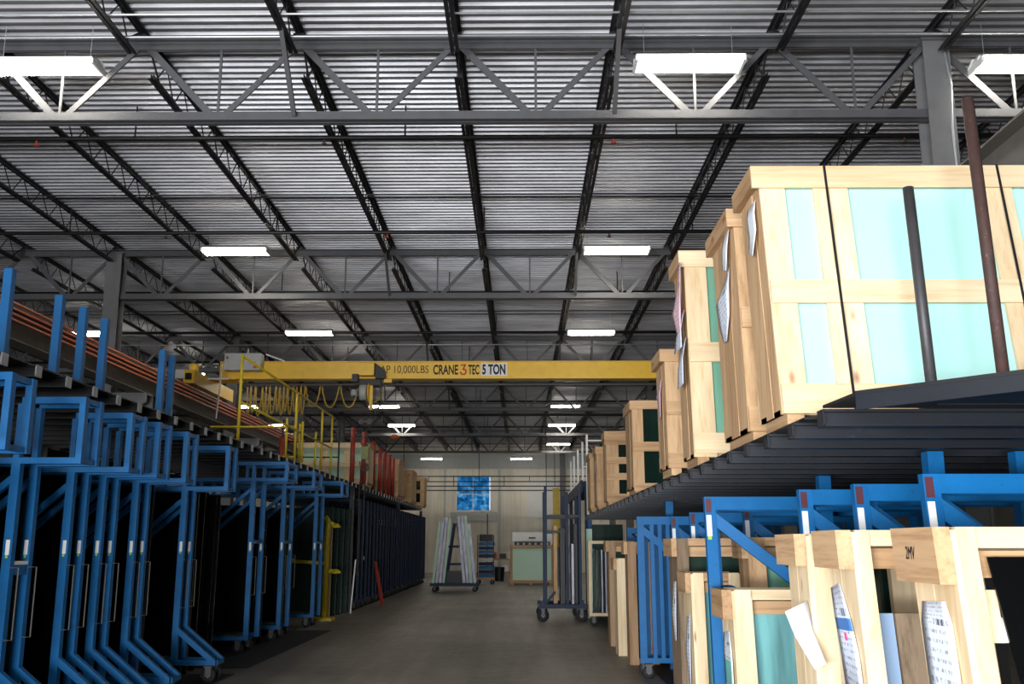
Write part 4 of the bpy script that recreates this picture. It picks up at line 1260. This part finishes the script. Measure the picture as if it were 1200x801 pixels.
# ------------------------------------------------------------------ far right: trolley, upper blue deck with white stakes
tr = thing('glass_trolley', 'dark blue four-wheeled trolley with tall uprights standing in the aisle', 'trolley', (0.0, 21.5, 0))
MB().box(0.36, 1.42, 0.0, 0.08, 0.28, 0.36).build('frame_rail', blue_deep_shaded, tr)
MB().box(0.36, 1.42, 1.5, 1.58, 0.28, 0.36).build('frame_rail', blue_deep_shaded, tr)
MB().box(0.44, 0.52, 0.08, 1.5, 0.28, 0.36).build('side_rail', blue_deep_shaded, tr)
MB().box(1.3, 1.38, 0.08, 1.5, 0.28, 0.36).build('side_rail', blue_deep_shaded, tr)
for x, y, z in ((0.52, 0.04, 2.85), (0.52, 1.54, 2.8), (0.98, 0.04, 2.72), (1.26, 0.04, 2.84), (0.98, 1.54, 2.7), (1.26, 1.54, 2.7)):
    MB().box(x - 0.03, x + 0.03, y - 0.03, y + 0.03, 0.36, z).build('upright', blue_deep_shaded, tr)
for y in (0.1, 1.48):
    MB().box(0.55, 1.23, y - 0.02, y + 0.02, 2.18, 2.24).build('cross_bar', black_steel, tr)
    MB().box(0.55, 0.95, y - 0.02, y + 0.02, 1.85, 1.9).build('cross_bar', black_steel, tr)
MB().bar((0.55, 0.1, 0.42), (0.72, 0.1, 0.62), 0.03, 0.05).build('strut', blue_deep_shaded, tr)
for x in (0.46, 1.28):
    for y in (0.1, 1.46):
        caster(tr, x, y, 0.13)
for i, (x, y, z, w_, m_, lb) in enumerate([(0.70, 21.9, 2.0, 0.08, old_z, 'brown plank upright in the trolley, aisle side'), (0.84, 21.75, 1.95, 0.1, black_steel, 'black panel upright in the trolley'),
                                   (1.0, 21.85, 1.8, 0.03, alu, 'narrow bright strip upright in the trolley'), (1.08, 21.7, 1.62, 0.05, alu, 'wider bright strip upright in the trolley'),
                                   (1.15, 21.9, 2.05, 0.07, black_steel, 'black strip upright in the trolley, deck side')]):
    tag(MB().box(x, x + w_, y, y + 0.6, 0.362, z).build('upright_panel', m_), lb, 'panel', 'panels held in the aisle trolley')
for i, (x, y) in enumerate([(1.5, 22.6), (1.5, 23.3)]):
    sheet(1.45 + 0.14 * i, (1.58, 2.3)[i], 22.3 + 0.3 * i, 0.02, 1.95 + 0.1 * i, 0.03, pale_green if i == 0 else dim_green, 0.04, ['pale green glass sheet leaning behind the aisle trolley', 'dim green glass sheet just behind the pale one by the trolley'][i], None)

ysF = [24.3 + 0.7 * i for i in range(12)]
deck_rack('cantilever_rack', 'higher dark blue deck with white stakes beyond the right-hand crates', 1.48, 4.45, ysF, 3.12, 0.12, 1, blue_deep_shaded, None,
          [(1.6, 24.3), (1.6, 28.5), (1.6, 32.0), (4.4, 24.3), (4.4, 32.0)], blue_deep_shaded, [(1.6 + 0.57 * k, 2.15 + 0.57 * k) for k in range(5)])
MB().box(1.46, 1.5, 24.1, 32.2, 2.86, 3.14).build('edge_beam', blue_deep_shaded, None)
eb = bpy.data.objects['edge_beam']
eb.parent = [o for o in bpy.data.objects if o.get('label', '').startswith('higher dark blue')][0]
for i, y in enumerate([22.9, 24.6, 26.6, 28.6, 30.4]):
    z0 = 2.275 if y < 24 else 3.135
    stake(1.53, y, z0, 4.12, 0.022, white_paint, 'white stake along the far right decks, %s from the front' % ordinal(i), 'post', 'white stakes of the far right deck')
rl = thing('stake_rail', 'white top rail joining the stakes of the far right deck', 'rail', (0, 0, 0))
MB().tube((1.556, 22.93, 3.98), (3.2, 22.93, 3.98), 0.02, 8).build('rail', white_paint, rl)
MB().tube((1.556, 24.64, 3.5), (3.2, 24.64, 3.5), 0.02, 8).build('rail', white_paint, rl)
MB().box(1.6, 1.9, 26.0, 26.4, 2.38, 2.6).build('white_box', sign_white, rl) if False else None

# yellow post by the wall
yp = thing('yellow_post', 'yellow guard post standing before the back wall', 'post', (1.75, 50.0, 0))
MB().box(-0.16, 0.16, -0.1, 0.1, 0.0, 4.4).build('post', rail_yellow, yp)
MB().box(-0.25, 0.25, -0.2, 0.2, 0, 0.02).build('foot_plate', rail_yellow, yp)
bc = copy_tree(col0)
bc.location = (2.4, 57.5, 0)
bc['label'] = 'dark grey wind column standing against the back wall'

# ------------------------------------------------------------------ guard railing on the left deck
gr = thing('guard_railing', 'yellow pipe guard railing along the left deck edge under the crane', 'railing', (0, 0, 3.092))
def rtube(name, a, b_, r=0.021):
    MB().tube(a, b_, r, 8).build(name, rail_yellow, gr, True)
rtube('top_rail', (-4.2, 14.5, 1.3), (-4.2, 21.7, 1.3))
rtube('mid_rail', (-4.2, 14.5, 0.6), (-4.2, 21.7, 0.6))
for y, h in ((14.5, 1.32), (18.2, 1.3), (20.6, 1.3), (21.7, 1.32)):
    rtube('post', (-4.2, y, 0.0), (-4.2, y, h), 0.024)
for dx, y in ((-0.12, 18.0), (-0.08, 18.9), (0.05, 18.55), (-0.06, 20.3)):
    rtube('stanchion', (-4.2 + dx, y, 0.0), (-4.2 + dx, y, 0.8), 0.022)
rtube('cross_rail', (-5.8, 18.2, 0.66), (-4.2, 18.2, 0.66))
rtube('cross_rail', (-5.2, 18.2, 0.1), (-4.2, 18.2, 0.1))
bk = thing('black_railing', 'black pipe railing before the far left crates', 'railing', (0, 23.4, 3.092))
for z in (0.55, 0.92, 1.28):
    MB().tube((-5.7, 0, z), (-4.35, 0, z), 0.018, 6).build('rail', black_steel, bk)
for x in (-5.7, -4.35):
    MB().tube((x, 0, 0.0), (x, 0, 1.45), 0.022, 6).build('post', black_steel, bk)

# crates on the left deck
GC = 'wooden crates on the left-hand deck'
ZL = 3.092
def left_crate(x1, y, W, D, H, pane, label, stiles, rails, wx=old_x, wz=old_z):
    return crate((x1 - W, y, ZL), W, D, H, 0.02, stiles, rails, pane, label, GC, wx=wx, wz=wz, capx=0.02, ew=wz)
left_crate(-3.98, 25.6, 1.85, 0.9, 1.12, pale_green, 'wide pine crate of pale green glass behind the red posts on the left deck', [(0.0, 0.16), (0.62, 0.78), (1.2, 1.36), (1.69, 1.85)], [(0.05, 0.18), (0.5, 0.62), (0.98, 1.12)], wood_x, wood_z)
left_crate(-4.0, 32.2, 1.2, 1.6, 1.25, sea, 'square pine crate with two green openings, second on the left deck', [(0.0, 0.26), (0.5, 0.62), (0.98, 1.2)], [(0.05, 0.2), (0.56, 0.7), (1.1, 1.25)])
left_crate(-4.0, 36.2, 1.2, 1.5, 1.2, dim_green, 'pine crate third along the left deck, dull green glass', [(0.0, 0.24), (0.9, 1.2)], [(0.05, 0.2), (0.56, 0.7), (1.05, 1.2)])
left_crate(-3.95, 40.3, 1.3, 1.0, 1.2, bottle, 'open pine frame crate with dark gaps, last on the left deck', [(0.0, 0.18), (0.42, 0.54), (0.78, 0.9), (1.14, 1.3)], [(0.05, 0.2), (0.56, 0.7), (1.05, 1.2)])
for i, (x, y, z) in enumerate([(-5.35, 21.9, 3.95), (-4.12, 24.0, 4.42), (-3.99, 24.9, 4.4), (-4.1, 27.3, 4.42), (-4.1, 28.6, 4.35), (-4.1, 29.6, 4.35), (-4.1, 30.6, 4.35), (-4.1, 31.5, 4.3)]):
    stake(x, y, ZL, z, 0.06, red, 'red stake on the left deck, %s from the front' % ordinal(i), 'post', 'red stakes of the left deck', 0, False)
tag(MB().lathe([(0, 0), (0.1, 0.01), (0.16, 0.08), (0.12, 0.16), (0.0, 0.18)], (-4.55, 35.2, 5.3), 12).build('warning_beacon', orange, None, True), 'amber beacon hanging above the far left crates', 'beacon')
MB().tube((0, 0, 0), (0, 0, 1.985), 0.01, 5).build('hanger', dark_pipe, bpy.data.objects['warning_beacon']).location = (-4.55, 35.2, 5.47)

# ------------------------------------------------------------------ back of the hall
# A-frame cart carrying aluminium profiles
af = thing('profile_cart', 'blue A-frame cart with bright aluminium profiles leaning on both sides', 'cart', (-2.32, 35.0, 0))
MB().box(-0.85, 0.85, -0.16, 0.08, 0.2, 0.3).build('base_rail', blue_deep_shaded, af)
MB().box(-0.85, 0.85, 1.0, 1.08, 0.2, 0.3).build('base_rail', blue_deep_shaded, af)
for x in (-0.8, 0.72):
    MB().box(x, x + 0.08, 0.08, 1.0, 0.2, 0.3).build('base_rail', blue_deep_shaded, af)
for s in (-1, 1):
    for y in (0.12, 0.96):
        MB().bar((s * 0.34, y, 0.3), (s * 0.06, y, 2.35), 0.06, 0.06).build('leg', blue_deep_shaded, af)
for z in (0.9, 1.5):
    MB().box(-0.26, 0.26, 0.09, 0.15, z, z + 0.08).build('cross_bar', blue_deep_shaded, af)
MB().box(-0.3, 0.3, 0.1, 0.9, 0.3, 0.7).build('tool_bin', black_steel, af)
for x in (-0.7, 0.7):
    for y in (0.1, 0.98):
        caster(af, x, y, 0.09)
for i, (xb, xt, w_, y, z) in enumerate([(-0.74, -0.53, 0.085, -0.02, 2.35), (-0.62, -0.41, 0.085, 0.05, 2.5), (-0.5, -0.29, 0.085, 0.0, 2.55), (-0.38, -0.17, 0.08, 0.1, 2.5),
                                        (0.34, 0.12, 0.1, 0.0, 2.55), (0.46, 0.24, 0.09, 0.05, 2.6), (0.58, 0.36, 0.09, 0.02, 2.58), (0.71, 0.49, 0.1, -0.02, 2.3)]):
    tag(MB().bar((-2.32 + xb, 34.93, 0.31), (-2.32 + xt, 34.93, z), w_, 0.05, (0, 1, 0)).build('aluminium_profile', alu if i % 3 else pale_green),
        'tall bright profile on the A-frame cart, %s from the left' % ordinal(i), 'profile', 'profiles on the A-frame cart')
# low blue cart with stacked trays behind it
bcx = thing('tray_cart', 'low dark cart piled with blue trays between the profiles and the bench', 'cart', (-1.55, 41.5, 0))
MB().box(-0.3, 0.42, 0, 0.8, 0.2, 0.28).build('base', old_x, bcx)
for x in (-0.22, 0.34):
    for y in (0.1, 0.7): caster(bcx, x, y, 0.09)
for x in (-0.28, 0.38):
    MB().box(x, x + 0.04, 0.0, 0.04, 0.28, 2.0).build('post', black_steel, bcx)
for k in range(9):
    tag(MB().box(-1.55 - 0.22, -1.55 + 0.36 + 0.04 * (k % 3), 41.55, 42.2, 0.282 + k * 0.16, 0.282 + k * 0.16 + 0.13 + (0.02 if k == 8 else 0), 0.0).build('blue_tray', blue_deep_shaded if k % 2 else light_grey if k == 4 else blue),
        'flat tray in the pile on the low cart, %s from the bottom' % ordinal(k), 'tray', 'trays piled on the low cart')
tag(MB().box(-1.75, -1.2, 41.55, 42.2, 1.74, 2.02).build('black_bin', black_steel), 'black bin on top of the pile of trays', 'bin')
# work bench with odds and ends
wb = thing('work_bench', 'small dark work bench before the back wall', 'bench', (-0.9, 46.0, 0))
MB().box(-0.5, 0.45, 0, 0.7, 0.92, 0.98).build('bench_top', old_x, wb)
for x in (-0.46, 0.37):
    for y in (0.04, 0.62):
        MB().box(x, x + 0.06, y, y + 0.06, 0, 0.92).build('leg', black_steel, wb)
MB().box(-0.46, 0.4, 0.05, 0.65, 0.35, 0.4).build('shelf', old_x, wb)
def odd(name, m, mat, label, cat): tag(m.build(name, mat), label, cat)
odd('spray_can', MB().lathe([(0, 0), (0.06, 0), (0.06, 0.26), (0.03, 0.32), (0, 0.32)], (-1.2, 46.2, 0.982), 12), orange, 'orange can standing on the bench', 'can')
odd('tool_box', MB().box(-1.0, -0.7, 46.1, 46.4, 0.982, 1.2), black_steel, 'black tool box on the bench', 'box')
odd('waste_bin', MB().lathe([(0, 0), (0.2, 0), (0.24, 0.6), (0.2, 0.62), (0, 0.6)], (-1.0, 45.5, 0.0), 14), black_steel, 'round black bin before the bench', 'bin')
odd('paper_roll', MB().lathe([(0, 0), (0.1, 0), (0.1, 0.3), (0, 0.3)], (-0.55, 46.2, 0.982), 12), white_paint, 'white paper roll at the end of the bench', 'roll')
odd('cardboard_box', MB().box(-0.88, -0.62, 46.15, 46.5, 0.402, 0.7), white_paint, 'white box on the bench shelf', 'box')
# pale machine and the green glass on its pallet
mc = thing('washing_machine_cabinet', 'pale grey glass machine with sloping hood at the back wall', 'machine', (0.5, 44.0, 0))
MB().box(-0.9, 0.9, 0, 1.2, 0.0, 1.75).build('body', light_grey, mc)
MB().prism([(-0.9, 1.75), (0.92, 1.75), (0.92, 2.1), (0.86, 2.14), (-0.86, 2.14), (-0.9, 2.1)], -0.05, 1.1).build('hood', white_paint, mc)
MB().box(-0.18, 0.12, -0.06, -0.05, 1.86, 1.93).build('name_plate', dark_pipe, mc)
MB().box(0.72, 0.98, -0.1, 0.5, 1.5, 2.12).build('side_hood', white_paint, mc)
pl = thing('glass_pallet', 'pale green glass pack framed in brown timber on a pallet', 'pallet', (0.42, 40.8, 0))
for x in (-0.85, -0.1, 0.7):
    MB().box(x, x + 0.12, 0, 1.0, 0.0, 0.1).build('runner', old_y, pl)
MB().box(-0.9, 1.0, -0.02, 1.0, 0.1, 0.2).build('deck_board', old_x, pl)
MB().box(-0.78, 0.8, 0.1, 0.4, 0.2, 1.45).build('glass_pack', pale_green, pl)
MB().box(-0.88, -0.78, 0.05, 0.45, 0.2, 1.6).build('post', old_z, pl)
MB().box(0.8, 0.86, 0.05, 0.45, 0.2, 1.6).build('post', old_z, pl)
MB().box(-0.78, 0.8, 0.05, 0.45, 1.46, 1.58).build('top_rail', old_x, pl)
MB().box(-0.7, 0.75, 0.05, 0.4, 1.58, 1.72).build('clamp_bar', black_steel, pl)
for k in range(6):
    MB().box(-0.6 + k * 0.24, -0.52 + k * 0.24, 0.03, 0.06, 1.6, 1.68).build('clamp', light_grey, pl)
sheet(1.47, 1.87, 40.9, 0.0, 1.5, 0.04, dim_green, 0.04, 'dull green glass leaning beside the pallet of pale glass', None)
# overhead rails on the back wall
orl = thing('overhead_rail', 'two dark overhead rails hung before the back wall', 'rail', (0, 56.8, 0))
for z in (5.42, 5.12, 4.86, 4.62):
    MB().box(-7.0, 3.8, -0.03, 0.03, z, z + 0.06).build('rail', black_steel, orl)
for k in range(8):
    x = -6.8 + k * 1.45
    MB().box(x, x + 0.04, -0.02, 0.02, 4.9 + 0.28 * (k % 2), DECK_Z if k % 3 == 0 else 5.42).build('hanger', black_steel, orl)
odd('drop_pipe', MB().tube((1.33, 52.6, 0.0), (1.33, 52.6, 7.4), 0.02, 6), dark_pipe, 'thin dark pipe dropping from the roof before the back wall', 'pipe')
odd('wall_cable', MB().tube((-2.0, 58.9, 0.3), (-2.0, 58.9, 3.4), 0.03, 6), dark_pipe, 'dark cable running down the wall below the window', 'cable')
